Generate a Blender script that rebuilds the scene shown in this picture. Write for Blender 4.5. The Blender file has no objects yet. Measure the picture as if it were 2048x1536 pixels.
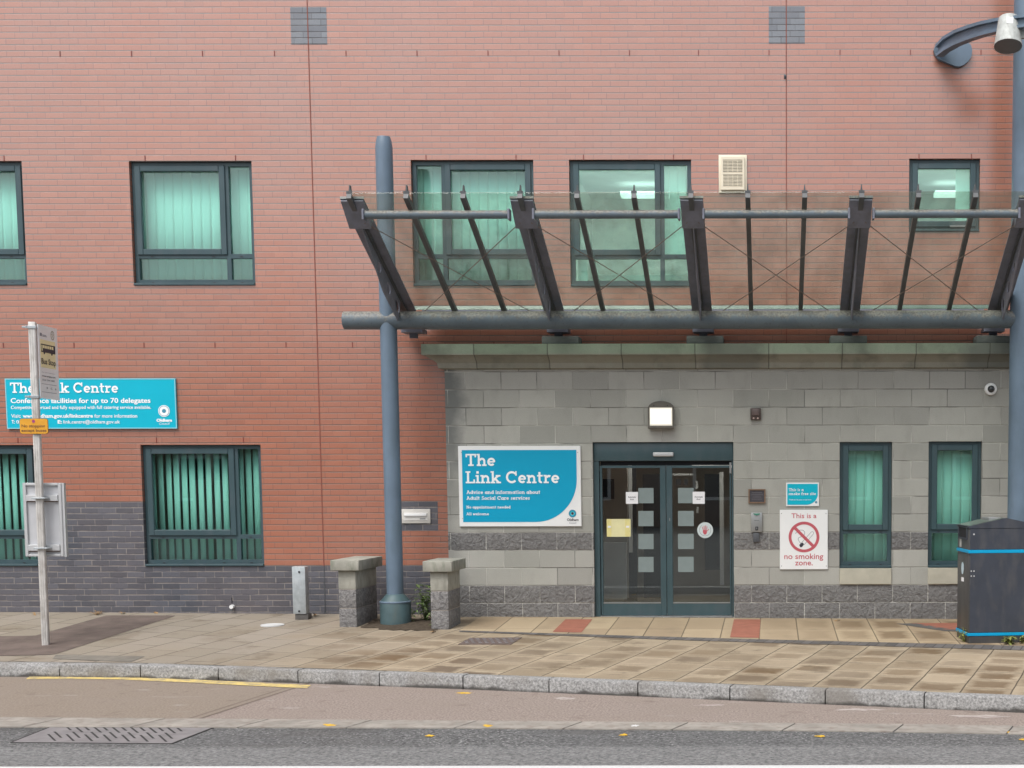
import bpy, bmesh, math, random
from mathutils import Vector, Matrix
random.seed(7)
D2R = math.radians
S = bpy.context.scene
COL = S.collection

# ------------------------------------------------------------------ camera
F, PX, PY, DC, ZC, PITCH, ROLL = 2700.0, 1545.0, 1167.0, 17.36, 1.88, D2R(4.8), 0.0018
cp, sp_ = math.cos(PITCH), math.sin(PITCH)
C0 = Vector((0, -DC, ZC))
fwd = Vector((0, cp, -sp_)); _r = Vector((1, 0, 0)); _u = Vector((0, sp_, cp))
cr, sr = math.cos(ROLL), math.sin(ROLL)
RT = _r*cr - _u*sr
UP = _u*cr + _r*sr
cd = bpy.data.cameras.new('camera'); cam = bpy.data.objects.new('camera', cd); COL.objects.link(cam)
cd.sensor_fit = 'HORIZONTAL'; cd.sensor_width = 36.0; cd.lens = F/2048*36
cd.shift_x = (1024-PX)/2048; cd.shift_y = (PY-768)/2048
cd.clip_start = .1; cd.clip_end = 3000
M = Matrix((RT, UP, -fwd)).transposed().to_4x4(); M.translation = C0
cam.matrix_world = M
S.camera = cam

# ------------------------------------------------------------------ light
SUN_EL, SUN_AZ = D2R(58), D2R(205)      # azimuth clockwise from +Y
w = bpy.data.worlds.new('World'); S.world = w; w.use_nodes = True
nt = w.node_tree; nt.nodes.clear()
sky = nt.nodes.new('ShaderNodeTexSky'); sky.sky_type = 'NISHITA'; sky.sun_disc = False
sky.sun_elevation = SUN_EL; sky.sun_rotation = SUN_AZ; sky.air_density = 1.0; sky.dust_density = 4.0; sky.ozone_density = 1.0
hs = nt.nodes.new('ShaderNodeHueSaturation'); hs.inputs['Saturation'].default_value = .35
bg = nt.nodes.new('ShaderNodeBackground'); bg.inputs['Strength'].default_value = .12
wo = nt.nodes.new('ShaderNodeOutputWorld')
nt.links.new(sky.outputs[0], hs.inputs['Color']); nt.links.new(hs.outputs[0], bg.inputs[0]); nt.links.new(bg.outputs[0], wo.inputs[0])
sd = bpy.data.lights.new('sun', 'SUN'); sd.energy = 1.0; sd.angle = D2R(32); sd.color = (1, .97, .93)
so = bpy.data.objects.new('sun', sd); COL.objects.link(so)
sdir = Vector((math.sin(SUN_AZ)*math.cos(SUN_EL), math.cos(SUN_AZ)*math.cos(SUN_EL), math.sin(SUN_EL)))
so.rotation_euler = sdir.to_track_quat('Z', 'Y').to_euler(); so.location = (0, -10, 30)
S.view_settings.view_transform = 'Standard'; S.view_settings.look = 'None'
S.view_settings.exposure = 0.86; S.view_settings.gamma = 1
S.cycles.transparent_max_bounces = 24

# ------------------------------------------------------------------ pixel -> place
def ray(x, y):
    return (fwd + RT*((x-PX)/F) - UP*((y-PY)/F))
def at(x, y, Y):
    d = ray(x, y); t = (Y-C0.y)/d.y
    return C0 + d*t
def atz(x, y, z):
    d = ray(x, y); t = (z-C0.z)/d.z
    return C0 + d*t
KERB = [(-16, -3.2), (-8.0, -3.28), (-6.6, -3.40), (-5.1, -3.70), (-3.4, -4.08), (-1.59, -4.53), (0, -4.94), (1.58, -5.35), (2.9, -5.70), (4.2, -5.98), (12, -6.6)]
def kerb_y(X):
    for (a, b), (c, d) in zip(KERB, KERB[1:]):
        if X <= c or (c, d) == KERB[-1]:
            t = (X-a)/(c-a); return b+(d-b)*t
RZ = -.275
def wall_z(X): return -.003-.0075*max(-10, min(4, X))
def gz(X, Y):
    zw = wall_z(X); k = kerb_y(X)
    return zw + (-.14-zw)*min(1.0, max(0.0, Y/k))
def ground(x, y):
    p = atz(x, y, -.05)
    for _ in range(6): p = atz(x, y, gz(p.x, p.y))
    return p
def road(x, y, z=RZ): return atz(x, y, z)
YP = -.2                                        # face of the entrance block

# ------------------------------------------------------------------ node helpers
class NB:
    def __init__(s, name, rough=.7, spec=.4):
        s.m = bpy.data.materials.new(name); s.m.use_nodes = True
        s.t = s.m.node_tree; s.t.nodes.clear()
        s.out = s.n('OutputMaterial'); s.b = s.n('BsdfPrincipled')
        s.b.inputs['Roughness'].default_value = rough; s.b.inputs['Specular IOR Level'].default_value = spec
        s.t.links.new(s.b.outputs[0], s.out.inputs[0])
        s._p = None
    def n(s, t): return s.t.nodes.new('ShaderNode'+t)
    def set(s, sock, v):
        if isinstance(v, bpy.types.NodeSocket): s.t.links.new(v, sock)
        elif isinstance(v, (tuple, list)) and len(v) == 3 and sock.type == 'RGBA': sock.default_value = (*v, 1)
        else: sock.default_value = v
    def pos(s):
        if s._p is None:
            g = s.n('NewGeometry'); q = s.n('SeparateXYZ'); s.t.links.new(g.outputs['Position'], q.inputs[0])
            s._p = (q.outputs[0], q.outputs[1], q.outputs[2], g.outputs['Position'], g.outputs['Normal'])
        return s._p
    def ma(s, op, a, b=0.0, c=0.0):
        x = s.n('Math'); x.operation = op
        s.set(x.inputs[0], a); s.set(x.inputs[1], b); s.set(x.inputs[2], c); return x.outputs[0]
    def vec(s, x, y, z=0.0):
        c = s.n('CombineXYZ'); s.set(c.inputs[0], x); s.set(c.inputs[1], y); s.set(c.inputs[2], z); return c.outputs[0]
    def noise(s, scale, detail=3, vec=None, rough=.55, dist=0.0):
        x = s.n('TexNoise'); x.inputs['Scale'].default_value = scale; x.inputs['Detail'].default_value = detail
        x.inputs['Roughness'].default_value = rough; x.inputs['Distortion'].default_value = dist
        s.t.links.new(vec or s.pos()[3], x.inputs['Vector']); return x.outputs[0]
    def stretch(s, sx, sy, sz):
        x = s.n('VectorMath'); x.operation = 'MULTIPLY'; s.t.links.new(s.pos()[3], x.inputs[0]); x.inputs[1].default_value = (sx, sy, sz); return x.outputs[0]
    def vor(s, scale, vec=None, feat='F1', out=0):
        x = s.n('TexVoronoi'); x.feature = feat; x.inputs['Scale'].default_value = scale
        s.t.links.new(vec or s.pos()[3], x.inputs['Vector']); return x.outputs[out]
    def white(s, v, dim='3D'):
        x = s.n('TexWhiteNoise'); x.noise_dimensions = dim; s.t.links.new(v, x.inputs['Vector']); return x.outputs[0]
    def mr(s, v, a, b, c=0.0, d=1.0):
        x = s.n('MapRange'); x.clamp = True
        for i, k in enumerate((v, a, b, c, d)): s.set(x.inputs[i], k)
        return x.outputs[0]
    def mix(s, f, a, b, mode='MIX'):
        x = s.n('Mix'); x.data_type = 'RGBA'; x.blend_type = mode
        s.set(x.inputs[0], f); s.set(x.inputs[6], a); s.set(x.inputs[7], b); return x.outputs[2]
    def col(s, c): s.set(s.b.inputs['Base Color'], c)
    def bump(s, h, strength=.3, dist=.01):
        x = s.n('Bump'); x.inputs['Strength'].default_value = strength; x.inputs['Distance'].default_value = dist
        s.t.links.new(h, x.inputs['Height']); s.t.links.new(x.outputs[0], s.b.inputs['Normal'])
def sc(c, k): return tuple(min(1, v*k) for v in c)
MC = {}
def pm(name, c, rough=.6, var=.15, scale=6, bump=0.0, bscale=60, spec=.4, metal=0.0, dirt=None, dirt_amt=.5):
    if name in MC: return MC[name]
    n = NB(name, rough, spec); n.b.inputs['Metallic'].default_value = metal
    k = n.mix(n.mr(n.noise(scale, 5), .3, .7), sc(c, 1-var), sc(c, 1+var))
    if dirt: k = n.mix(n.ma('MULTIPLY', n.mr(n.noise(scale*2.3, 6, n.stretch(1, 1, .35)), .48, .72), dirt_amt), k, dirt)
    n.col(k)
    if bump: n.bump(n.noise(bscale, 4), bump, .004)
    MC[name] = n.m; return n.m

# ---- brick
BZ0 = at(300, 1132.5, 0).z      # a bed joint
def brick(name, a, b, bed, perp, bedm=.9, perpm=.6, patchy=0.0, rough=.55, spec=.5, stain=None, coat=None):
    n = NB(name, rough, spec); x, y, z, P, N = n.pos()
    wob = n.ma('MULTIPLY', n.ma('SUBTRACT', n.noise(3.0, 2), .5), .006)
    zz = n.ma('DIVIDE', n.ma('ADD', n.ma('SUBTRACT', z, BZ0), wob), .075)
    row = n.ma('FLOOR', zz); fz = n.ma('FRACT', zz)
    rr = n.white(n.vec(row, 3.3))
    # mostly half bond, with an occasional quarter shift
    sh = n.ma('ADD', n.ma('MULTIPLY', n.ma('FLOORED_MODULO', row, 2.0), .5), n.ma('MULTIPLY', n.ma('GREATER_THAN', rr, .8), .22))
    xx = n.ma('ADD', n.ma('DIVIDE', n.ma('ADD', x, wob), .225), sh)
    cl = n.ma('FLOOR', xx); fx = n.ma('FRACT', xx)
    rnd = n.white(n.vec(row, cl)); rnd2 = n.white(n.vec(cl, row, 4.0))
    bm_ = n.ma('MAXIMUM', n.mr(fz, .125, .19, 1, 0), n.mr(fz, .97, 1.0, 0, .6))
    pm_ = n.mr(fx, .03, .055, 1, 0)
    c = n.mix(rnd, a, b)
    c = n.mix(n.mr(rnd2, .94, .96, 0, .18), c, sc(a, .65)); c = n.mix(n.mr(rnd, .95, .96, 0, .12), c, sc(b, 1.3))
    c = n.mix(n.mr(n.noise(4.5, 5, n.stretch(1, 1, .18)), .55, .8, 0, .12), c, sc(a, .7))
    c = n.mix(n.mr(n.noise(.7, 5), .35, .7), c, n.mix(.25, c, (.27, .20, .18)))
    c = n.mix(n.ma('MULTIPLY', n.mr(n.noise(45, 3), .45, .75), .25), c, sc(a, .7))
    if stain:
        c = n.mix(n.mr(n.noise(2.6, 6), .56, .78, 0, .55), c, stain)
    nz = n.noise(5.5, 3)
    bf = n.ma('MULTIPLY', bm_, n.mr(nz, .35, .6, bedm*(1-patchy), bedm))
    pf = n.ma('MULTIPLY', pm_, n.ma('MULTIPLY', n.mr(n.noise(7.5, 3), .35, .6, perpm*(1-patchy), perpm), n.mr(rnd2, .2, .6, .25, 1)))
    c = n.mix(pf, c, perp); c = n.mix(bf, c, bed)
    n.col(c)
    h = n.ma('SUBTRACT', 1.0, n.ma('MAXIMUM', bm_, n.ma('MULTIPLY', pm_, .6)))
    h = n.ma('ADD', h, n.ma('MULTIPLY', n.noise(70, 3), .25))
    h = n.ma('ADD', h, n.ma('MULTIPLY', rnd2, .3))
    n.bump(h, .45, .005)
    if coat:
        n.b.inputs['Coat Weight'].default_value, n.b.inputs['Coat IOR'].default_value, n.b.inputs['Coat Roughness'].default_value = coat
    n.set(n.b.inputs['Roughness'], n.mr(n.noise(9, 3), .3, .7, rough-.08, rough+.12))
    return n.m
M_RED = brick('red_brick', (.36, .113, .056), (.385, .129, .067), (.120, .105, .088), (.205, .085, .06), .9, .75, .3, .45, .6, None, (1.0, 1.95, .22))
M_BLUE = brick('blue_brick', (.062, .068, .085), (.098, .105, .128), (.27, .24, .215), (.29, .26, .235), .75, .85, 1.0, .5, .5, (.115, .11, .115))
M_GREYB = brick('grey_brick', (.165, .185, .215), (.215, .24, .27), (.07, .07, .075), (.08, .08, .085), .8, .6, .4, .55, .5)
# ---- concrete blocks of the entrance and the small piers
PZ0 = at(1700, 1240.5, YP).z
def block(name, split, ox=0.0, z0=None):
    z0 = PZ0 if z0 is None else z0
    n = NB(name, .85, .25); x, y, z, P, N = n.pos(); pos_x = x
    nx = n.n('SeparateXYZ'); n.t.links.new(N, nx.inputs[0])
    hx = n.mix(n.ma('GREATER_THAN', n.ma('ABSOLUTE', nx.outputs[0]), .7), n.vec(x, x, x), n.vec(y, y, y))
    q = n.n('SeparateXYZ'); n.t.links.new(hx, q.inputs[0]); x = q.outputs[0]
    zz = n.ma('DIVIDE', n.ma('SUBTRACT', z, z0), .225)
    row = n.ma('FLOOR', zz); fz = n.ma('FRACT', zz)
    xx = n.ma('ADD', n.ma('DIVIDE', n.ma('SUBTRACT', x, ox), .45), n.ma('MULTIPLY', n.ma('FLOORED_MODULO', row, 2.0), .5))
    cl = n.ma('FLOOR', xx); fx = n.ma('FRACT', xx)
    rnd = n.white(n.vec(row, cl)); rnd2 = n.white(n.vec(cl, row, 2.0))
    isr = None
    for k in split:
        g = n.ma('COMPARE', row, float(k), .1); isr = g if isr is None else n.ma('MAXIMUM', isr, g)
    fine = n.noise(120, 3)
    smooth = n.mix(rnd, (.335, .333, .305), (.415, .41, .375))
    smooth = n.mix(n.mr(rnd2, .88, .9, 0, .5), smooth, (.27, .27, .248))
    smooth = n.mix(n.mr(n.noise(5, 6, n.stretch(1, 1, .4)), .52, .75, 0, .4), smooth, (.235, .24, .21))
    smooth = n.mix(n.mr(n.noise(1.7, 5), .35, .75), smooth, n.mix(.35, smooth, (.25, .26, .225)))
    smooth = n.mix(n.mr(fine, .3, .7), n.mix(.12, smooth, (.12, .12, .11)), n.mix(.06, smooth, (.8, .8, .78)))
    # pores
    smooth = n.mix(n.mr(n.vor(42), .0, .16, .5, 0), smooth, (.12, .12, .11))
    fracn = n.noise(26, 6, n.stretch(1, 1, 1.4), .6, .8)
    rough = n.mix(n.mr(fracn, .3, .7), (.135, .132, .13), (.265, .26, .255))
    rough = n.mix(n.ma('MULTIPLY', rnd, .4), rough, (.15, .147, .15))
    c = n.mix(isr, smooth, rough)
    XLw = at(892.5, 900, YP).x
    stn = n.ma('MULTIPLY', n.mr(n.ma('ADD', n.ma('SUBTRACT', pos_x, XLw), n.ma('MULTIPLY', n.ma('SUBTRACT', n.noise(3.1, 5), .5), .5)), .06, .26, 1, 0), n.mr(z, 1.5, 2.3, .35, .85))
    c = n.mix(stn, c, (.13, .138, .135))
    jz = n.ma('MAXIMUM', n.mr(fz, .028, .05, 1, 0), n.mr(fz, .985, 1, 0, .8)); jx = n.mr(fx, .016, .028, 1, 0)
    j = n.ma('MAXIMUM', jz, jx)
    pale = n.mr(n.noise(1.6, 2), .42, .55)
    jc = n.mix(n.ma('MAXIMUM', pale, isr), (.15, .147, .138), (.55, .54, .50))
    jam = n.mr(n.noise(4.1, 3), .33, .6, .15, .85)
    c = n.mix(n.ma('MULTIPLY', j, jam), c, jc)
    n.col(c)
    h = n.ma('ADD', n.ma('MULTIPLY', fine, .12), n.ma('MULTIPLY', j, -.5))
    pil = n.ma('MULTIPLY', n.ma('MULTIPLY', fz, n.ma('SUBTRACT', 1.0, fz)), 4.0)
    h2 = n.ma('ADD', n.ma('MULTIPLY', n.noise(13, 5, None, .6, 1.2), 3.5), n.ma('MULTIPLY', pil, .6))
    h = n.ma('ADD', h, n.ma('MULTIPLY', h2, isr))
    n.bump(h, .85, .016)
    return n.m
M_BLOCK = block('concrete_block', (0, 1, 4), at(1537, 900, YP).x)
# ---- cornice, with joints between stones and algae
def cornice_mat():
    n = NB('cast_stone', .85, .25); x, y, z, P, N = n.pos()
    xx = n.ma('DIVIDE', n.ma('SUBTRACT', x, at(1537, 700, -.4).x), .915)
    cl = n.ma('FLOOR', xx); fx = n.ma('FRACT', xx)
    r = n.white(n.vec(cl, 7.7))
    zc = at(1400, 708, -.4).z
    top = n.mr(z, zc-.01, zc+.02)
    c1 = n.mix(r, (.215, .275, .20), (.275, .335, .255))
    c2 = n.mix(r, (.24, .235, .19), (.31, .30, .25))
    c = n.mix(top, c2, c1)
    c = n.mix(n.mr(n.noise(3.2, 6), .5, .75, 0, .7), c, (.12, .125, .105))
    c = n.mix(n.mr(n.noise(7, 5, n.stretch(1, 1, .2)), .55, .7, 0, .35), c, (.33, .36, .29))
    c = n.mix(n.mr(n.noise(110, 3), .3, .7, 0, .25), c, (.13, .13, .11))
    j = n.ma('MAXIMUM', n.mr(fx, .006, .012, 1, 0), n.mr(fx, .99, 1, 0, .6))
    xs_ = n.ma('ADD', x, n.ma('MULTIPLY', n.ma('SUBTRACT', n.noise(2.5, 5), .5), .5))
    c = n.mix(n.mr(xs_, at(1915, 700, -.4).x, at(1950, 700, -.4).x, 0, .75), c, (.125, .135, .125))
    c = n.mix(n.mr(n.ma('ABSOLUTE', n.ma('SUBTRACT', xs_, at(1460, 700, -.4).x)), .3, .45, .55, 0), c, (.12, .125, .11))
    c = n.mix(n.ma('MULTIPLY', j, .8), c, (.07, .07, .06)); n.col(c)
    n.bump(n.ma('ADD', n.ma('MULTIPLY', n.noise(90, 3), .3), n.ma('MULTIPLY', j, -1.5)), .5, .006)
    return n.m
M_CORN = cornice_mat()
M_STONE = pm('weathered_stone', (.31, .305, .265), .85, .22, 5, .5, 80, .25, 0, (.13, .15, .11), .7)
M_SILL = pm('pale_cast_stone', (.44, .42, .345), .85, .1, 6, .4, 110, .25)
M_PAD = pm('dark_padstone', (.115, .13, .125), .85, .2, 6, .4, 70, .25)
# ---- metals, paint
M_FRAME = pm('green_grey_frame_paint', (.043, .08, .092), .38, .08, 3, 0, 60, .5, 0, (.075, .10, .115), .5)
M_COLUMN = pm('blue_grey_steel_paint', (.125, .178, .24), .42, .12, 2.2, .06, 60, .5, 0, (.09, .13, .16), .6)
M_TUBE = None
def tube_mat():
    n = NB('dirty_steel_tube_paint', .5, .45); x, y, z, P, N = n.pos()
    q = n.n('SeparateXYZ'); n.t.links.new(N, q.inputs[0])
    c = n.mix(n.mr(n.noise(3, 5), .3, .7), (.085, .115, .14), (.12, .155, .18))
    c = n.mix(n.mr(n.ma('ADD', q.outputs[2], n.ma('MULTIPLY', n.ma('SUBTRACT', n.noise(14, 6), .5), 2.2)), .0, .6, 0, .85), c, n.mix(n.mr(n.noise(40, 4), .4, .6), (.10, .095, .078), (.23, .215, .18)))
    c = n.mix(n.mr(n.noise(30, 5), .58, .72, 0, .6), c, (.06, .065, .06))
    n.col(c); n.bump(n.noise(55, 4), .3, .004); return n.m
M_TUBE = tube_mat()
M_BEAM = pm('dark_steel_beam_paint', (.17, .18, .225), .5, .15, 6, .12, 60, .4, 0, (.12, .12, .122), .45)
M_BAR = pm('black_glazing_bar', (.085, .09, .095), .45, .2, 6, 0, 60, .4)
M_ROD = pm('dark_steel_rod', (.17, .13, .11), .5, .1)
M_GALV = pm('galvanised_steel', (.40, .44, .46), .45, .14, 14, .05, 50, .5, .35, (.55, .57, .58), .5)
M_POLE = pm('weathered_galvanised_pole', (.60, .585, .56), .5, .12, 9, .05, 50, .4, .1, (.28, .24, .2), .5)
M_ALU = pm('bare_aluminium', (.52, .53, .54), .5, .06, 5, 0, 50, .4, .3)
M_WHITE = pm('white_sign_face', (.78, .79, .79), .35, .02, 3, 0, 60, .4)
M_CREAM = pm('cream_plastic', (.74, .67, .53), .45, .05, 6, 0, 60, .4)
M_TEAL = pm('teal_sign_face', (.0, .33, .54), .35, .04, 2, 0, 60, .4)
M_TEAL2 = pm('turquoise_sign_face', (.0, .43, .58), .35, .03, 2, 0, 60, .4)
M_TEXTW = pm('white_lettering', (.86, .88, .88), .5, .01)
M_TEXTR = pm('faded_red_print', (.50, .10, .125), .5, .06)
M_TEXTD = pm('dark_print', (.035, .035, .05), .5, .05)
M_TEXTG = pm('grey_print', (.2, .22, .26), .5, .05)
M_LOGOB = pm('blue_logo_print', (.05, .24, .36), .5, .03)
M_YEL = pm('amber_plate', (.66, .32, .03), .45, .08, 8, 0, 60, .4)
M_YELPALE = pm('pale_yellow_panel', (.86, .78, .46), .45, .05, 8)
M_PURPLE = pm('purple_print', (.3, .05, .2), .5, .05)
M_PAPERY = pm('yellow_paper', (.70, .66, .38), .7, .06, 12)
M_PAPER = pm('white_paper', (.78, .78, .8), .7, .03, 12)
M_BLACKP = pm('black_plastic', (.03, .032, .036), .4, .15)
M_GREYP = pm('dark_grey_plastic', (.085, .09, .10), .5, .15)
M_BROWNP = pm('brown_plastic', (.085, .06, .052), .4, .15)
M_BIN = pm('dark_navy_bin_steel', (.042, .049, .065), .42, .12, 4, .03, 60, .45, 0, (.085, .085, .088), .55)
M_BINSIDE = pm('dark_grey_bin_side', (.055, .055, .056), .35, .12, 4, .03, 60, .5, 0, (.085, .08, .075), .4)
M_BINTOP = pm('grey_green_bin_lid', (.10, .125, .105), .4, .2, 5, .03, 60, .5)
M_BLUEB = pm('bright_blue_band', (.0, .30, .55), .4, .05)
M_BRONZE = pm('bronze_frame', (.23, .15, .10), .4, .15, 12, 0, 60, .5, .4)
M_SLATE = pm('dark_plaque', (.06, .057, .066), .4, .2, 30, .2, 40)
M_STEEL = pm('brushed_steel', (.32, .33, .33), .4, .08, 12, 0, 50, .5, .5)
M_HEADL = pm('weathered_lamp_housing', (.45, .47, .45), .55, .18, 12, .1, 60, .4, .1, (.22, .22, .2), .5)
M_SLAT = pm('white_blind_fabric', (.87, .87, .84), .85, .03, 3)
M_ROOM = pm('room_wall_paint', (.78, .78, .76), .9, .04, 2)
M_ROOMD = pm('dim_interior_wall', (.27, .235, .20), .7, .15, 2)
M_ROOMF = pm('interior_floor', (.12, .11, .10), .35, .15, 3)
M_ROOMG = pm('grey_interior_panel', (.42, .41, .40), .7, .06, 3)
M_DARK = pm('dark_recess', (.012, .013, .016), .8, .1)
M_FROST = pm('etched_film', (.20, .245, .245), .65, .05, 12)
M_JOINT = pm('red_mastic', (.22, .07, .05), .7, .1, 20)
M_WEEP = pm('red_weep_plastic', (.19, .04, .03), .5, .1)
M_LENS = pm('dark_camera_dome', (.02, .025, .03), .08, .1, 5, 0, 50, .8)
M_LEAF = pm('weed_leaf', (.12, .18, .06), .6, .4, 22, 0, 60, .3)
M_LEAF2 = pm('yellowing_weed_leaf', (.20, .22, .06), .6, .35, 22, 0, 60, .3)
M_DRY = pm('dry_leaf', (.30, .19, .09), .8, .3, 20)
M_SOIL = pm('soil_and_litter', (.07, .055, .04), .95, .4, 22, .9, 40, .2)
def glass(name, tint, k, rough=.0):
    n = NB(name); n.t.nodes.remove(n.b)
    tr = n.n('BsdfTransparent'); tr.inputs[0].default_value = (*tint, 1)
    if name == 'canopy_glass': n.set(tr.inputs[0], n.mix(n.mr(n.noise(3.5, 6, n.stretch(1, .4, 1)), .42, .7), tint, sc(tint, .86)))
    gl = n.n('BsdfGlossy'); gl.inputs['Roughness'].default_value = rough; gl.inputs[0].default_value = (.95, 1, 1, 1)
    lw = n.n('LayerWeight'); lw.inputs[0].default_value = .5      # the same on both faces of the pane
    fr = n.ma('ADD', .04, n.ma('MULTIPLY', n.ma('POWER', lw.outputs['Facing'], 5.0), .96))
    mx = n.n('MixShader'); n.t.links.new(n.ma('MINIMUM', n.ma('MULTIPLY', fr, k), 1.0), mx.inputs[0])
    n.t.links.new(tr.outputs[0], mx.inputs[1]); n.t.links.new(gl.outputs[0], mx.inputs[2]); n.t.links.new(mx.outputs[0], n.out.inputs[0])
    if name == 'canopy_glass':      # a thin film of grime on the panels
        df = n.n('BsdfDiffuse'); df.inputs[0].default_value = (.42, .43, .38, 1); ts = n.n('BsdfTranslucent'); ts.inputs[0].default_value = (.42, .43, .38, 1)
        ad = n.n('MixShader'); ad.inputs[0].default_value = .6; n.t.links.new(df.outputs[0], ad.inputs[1]); n.t.links.new(ts.outputs[0], ad.inputs[2])
        m2 = n.n('MixShader'); n.t.links.new(n.mr(n.noise(2.8, 6, n.stretch(1, .35, .8)), .35, .75, .035, .13), m2.inputs[0])
        n.t.links.new(mx.outputs[0], m2.inputs[1]); n.t.links.new(ad.outputs[0], m2.inputs[2]); n.t.links.new(m2.outputs[0], n.out.inputs[0])
    return n.m
M_GLASS = glass('green_tinted_glass', (.76, .985, .945), 1.6, .004)
M_DGLASS = glass('door_glass', (.88, .91, .90), 1.8, .004)
M_CGLASS = glass('canopy_glass', (.875, .90, .865), .3, .03)
M_GEDGE = pm('green_glass_edge', (.12, .20, .175), .2, .1)
def fabric():
    n = NB('white_blind_fabric', .85, .2); n.col((.88, .88, .85))
    t = n.n('BsdfTranslucent'); t.inputs[0].default_value = (.86, .86, .82, 1); m = n.n('MixShader'); m.inputs[0].default_value = .35
    n.t.links.new(n.b.outputs[0], m.inputs[1]); n.t.links.new(t.outputs[0], m.inputs[2]); n.t.links.new(m.outputs[0], n.out.inputs[0]); return n.m
M_SLAT = fabric()
def emis(name, c, k):
    n = NB(name); n.b.inputs['Emission Color'].default_value = (*c, 1); n.b.inputs['Emission Strength'].default_value = k
    n.col((.7, .7, .68)); return n.m
M_LAMP = emis('lit_diffuser', (1, .94, .80), .42)
M_STRIPL = emis('dim_lit_strip', (1, .98, .94), .25)
M_BLINDFILL = emis('blind_fill_emission', (1, .98, .92), 3.0)  # added fill glow behind the upper drawn blinds
M_ROOMFILL = emis('room_fill_emission', (1, .98, .92), 8.0)  # added fill glow for the upper rooms without drawn blinds
M_PORCHFILL = emis('porch_blind_fill_emission', (1, .98, .92), 7.0)  # added fill glow behind the entrance block blinds
M_TUBEL = emis('lit_ceiling_light', (1, .98, .94), .8)
M_HALLFILL = emis('hall_fill_emission', (1, .96, .9), 9.0)  # added fill glow for the hall

# ------------------------------------------------------------------ mesh helpers
def box(bm, x0, x1, y0, y1, z0, z1, bev=0.0, seg=2):
    v = [bm.verts.new(p) for p in ((x0, y0, z0), (x1, y0, z0), (x1, y1, z0), (x0, y1, z0), (x0, y0, z1), (x1, y0, z1), (x1, y1, z1), (x0, y1, z1))]
    fs = [bm.faces.new([v[i] for i in f]) for f in ((0, 1, 5, 4), (1, 2, 6, 5), (2, 3, 7, 6), (3, 0, 4, 7), (4, 5, 6, 7), (3, 2, 1, 0))]
    if bev:
        bmesh.ops.bevel(bm, geom=list({e for f in fs for e in f.edges}), offset=bev, segments=seg, affect='EDGES', profile=.5)
def BX(*a, **k):
    bm = bmesh.new(); box(bm, *a, **k); return bm
def cyl(bm, p0, p1, r0, r1=None, seg=24, cap=True):
    r1 = r0 if r1 is None else r1
    p0, p1 = Vector(p0), Vector(p1); d = (p1-p0).normalized()
    a = d.orthogonal().normalized(); b = d.cross(a)
    A = []; B = []
    for i in range(seg):
        t = 2*math.pi*i/seg; o = a*math.cos(t)+b*math.sin(t)
        A.append(bm.verts.new(p0+o*r0)); B.append(bm.verts.new(p1+o*r1))
    for i in range(seg):
        j = (i+1) % seg; f = bm.faces.new((A[i], A[j], B[j], B[i])); f.smooth = True
    if cap: bm.faces.new(A[::-1]); bm.faces.new(B)
def CY(*a, **k):
    bm = bmesh.new(); cyl(bm, *a, **k); return bm
def lathe(bm, c, prof, seg=36, axis='Z', cap=True):
    rings = []
    for r, h in prof:
        ring = []
        for i in range(seg):
            t = 2*math.pi*i/seg; a, b = r*math.cos(t), r*math.sin(t)
            p = (c[0]+a, c[1]+b, c[2]+h) if axis == 'Z' else (c[0]+a, c[1]-h, c[2]+b)
            ring.append(bm.verts.new(p))
        rings.append(ring)
    for A, B in zip(rings, rings[1:]):
        for i in range(seg):
            j = (i+1) % seg; f = bm.faces.new((A[i], A[j], B[j], B[i])); f.smooth = True
    if cap: bm.faces.new(rings[0][::-1]); bm.faces.new(rings[-1])
def slab(bm, pts, d):
    """closed outline pts (3-D, planar) pushed by vector d into a solid"""
    d = Vector(d); A = [bm.verts.new(p) for p in pts]; B = [bm.verts.new(Vector(p)+d) for p in pts]
    bm.faces.new(A); bm.faces.new(B[::-1])
    for i in range(len(A)):
        j = (i+1) % len(A); bm.faces.new((A[j], A[i], B[i], B[j]))
def SL(pts, d):
    bm = bmesh.new(); slab(bm, pts, d); return bm
def tube(bm, pts, r, seg=10):
    for a, b in zip(pts, pts[1:]): cyl(bm, a, b, r, r, seg)
WL = {}
def obj(name, bm, mat, parent=None):
    bmesh.ops.recalc_face_normals(bm, faces=bm.faces)
    me = bpy.data.meshes.new(name); L = WL[parent.name] if parent else None
    if L is None:
        co = [v.co for v in bm.verts]
        if co: L = Vector((sum(c.x for c in co)/len(co), sum(c.y for c in co)/len(co), min(c.z for c in co)))
        else: L = Vector()
    bmesh.ops.translate(bm, verts=bm.verts, vec=-L)
    bm.to_mesh(me); bm.free()
    me.set_sharp_from_angle(angle=D2R(32))
    o = bpy.data.objects.new(name, me); COL.objects.link(o)
    for m in (mat if isinstance(mat, (list, tuple)) else [mat]): me.materials.append(m)
    if parent: o.parent = parent
    else: o.location = L
    WL[o.name] = L
    return o
def tag(o, label, cat, group=None):
    o['label'] = label; o['category'] = cat
    if group: o['group'] = group
    return o
def thing(name, label, cat, loc, group=None):
    o = bpy.data.objects.new(name, None); COL.objects.link(o); o.location = loc; o.empty_display_size = .1
    WL[o.name] = Vector(loc); return tag(o, label, cat, group)
def struct(name, bm, mat):
    o = obj(name, bm, mat); o['kind'] = 'structure'; return o
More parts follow.
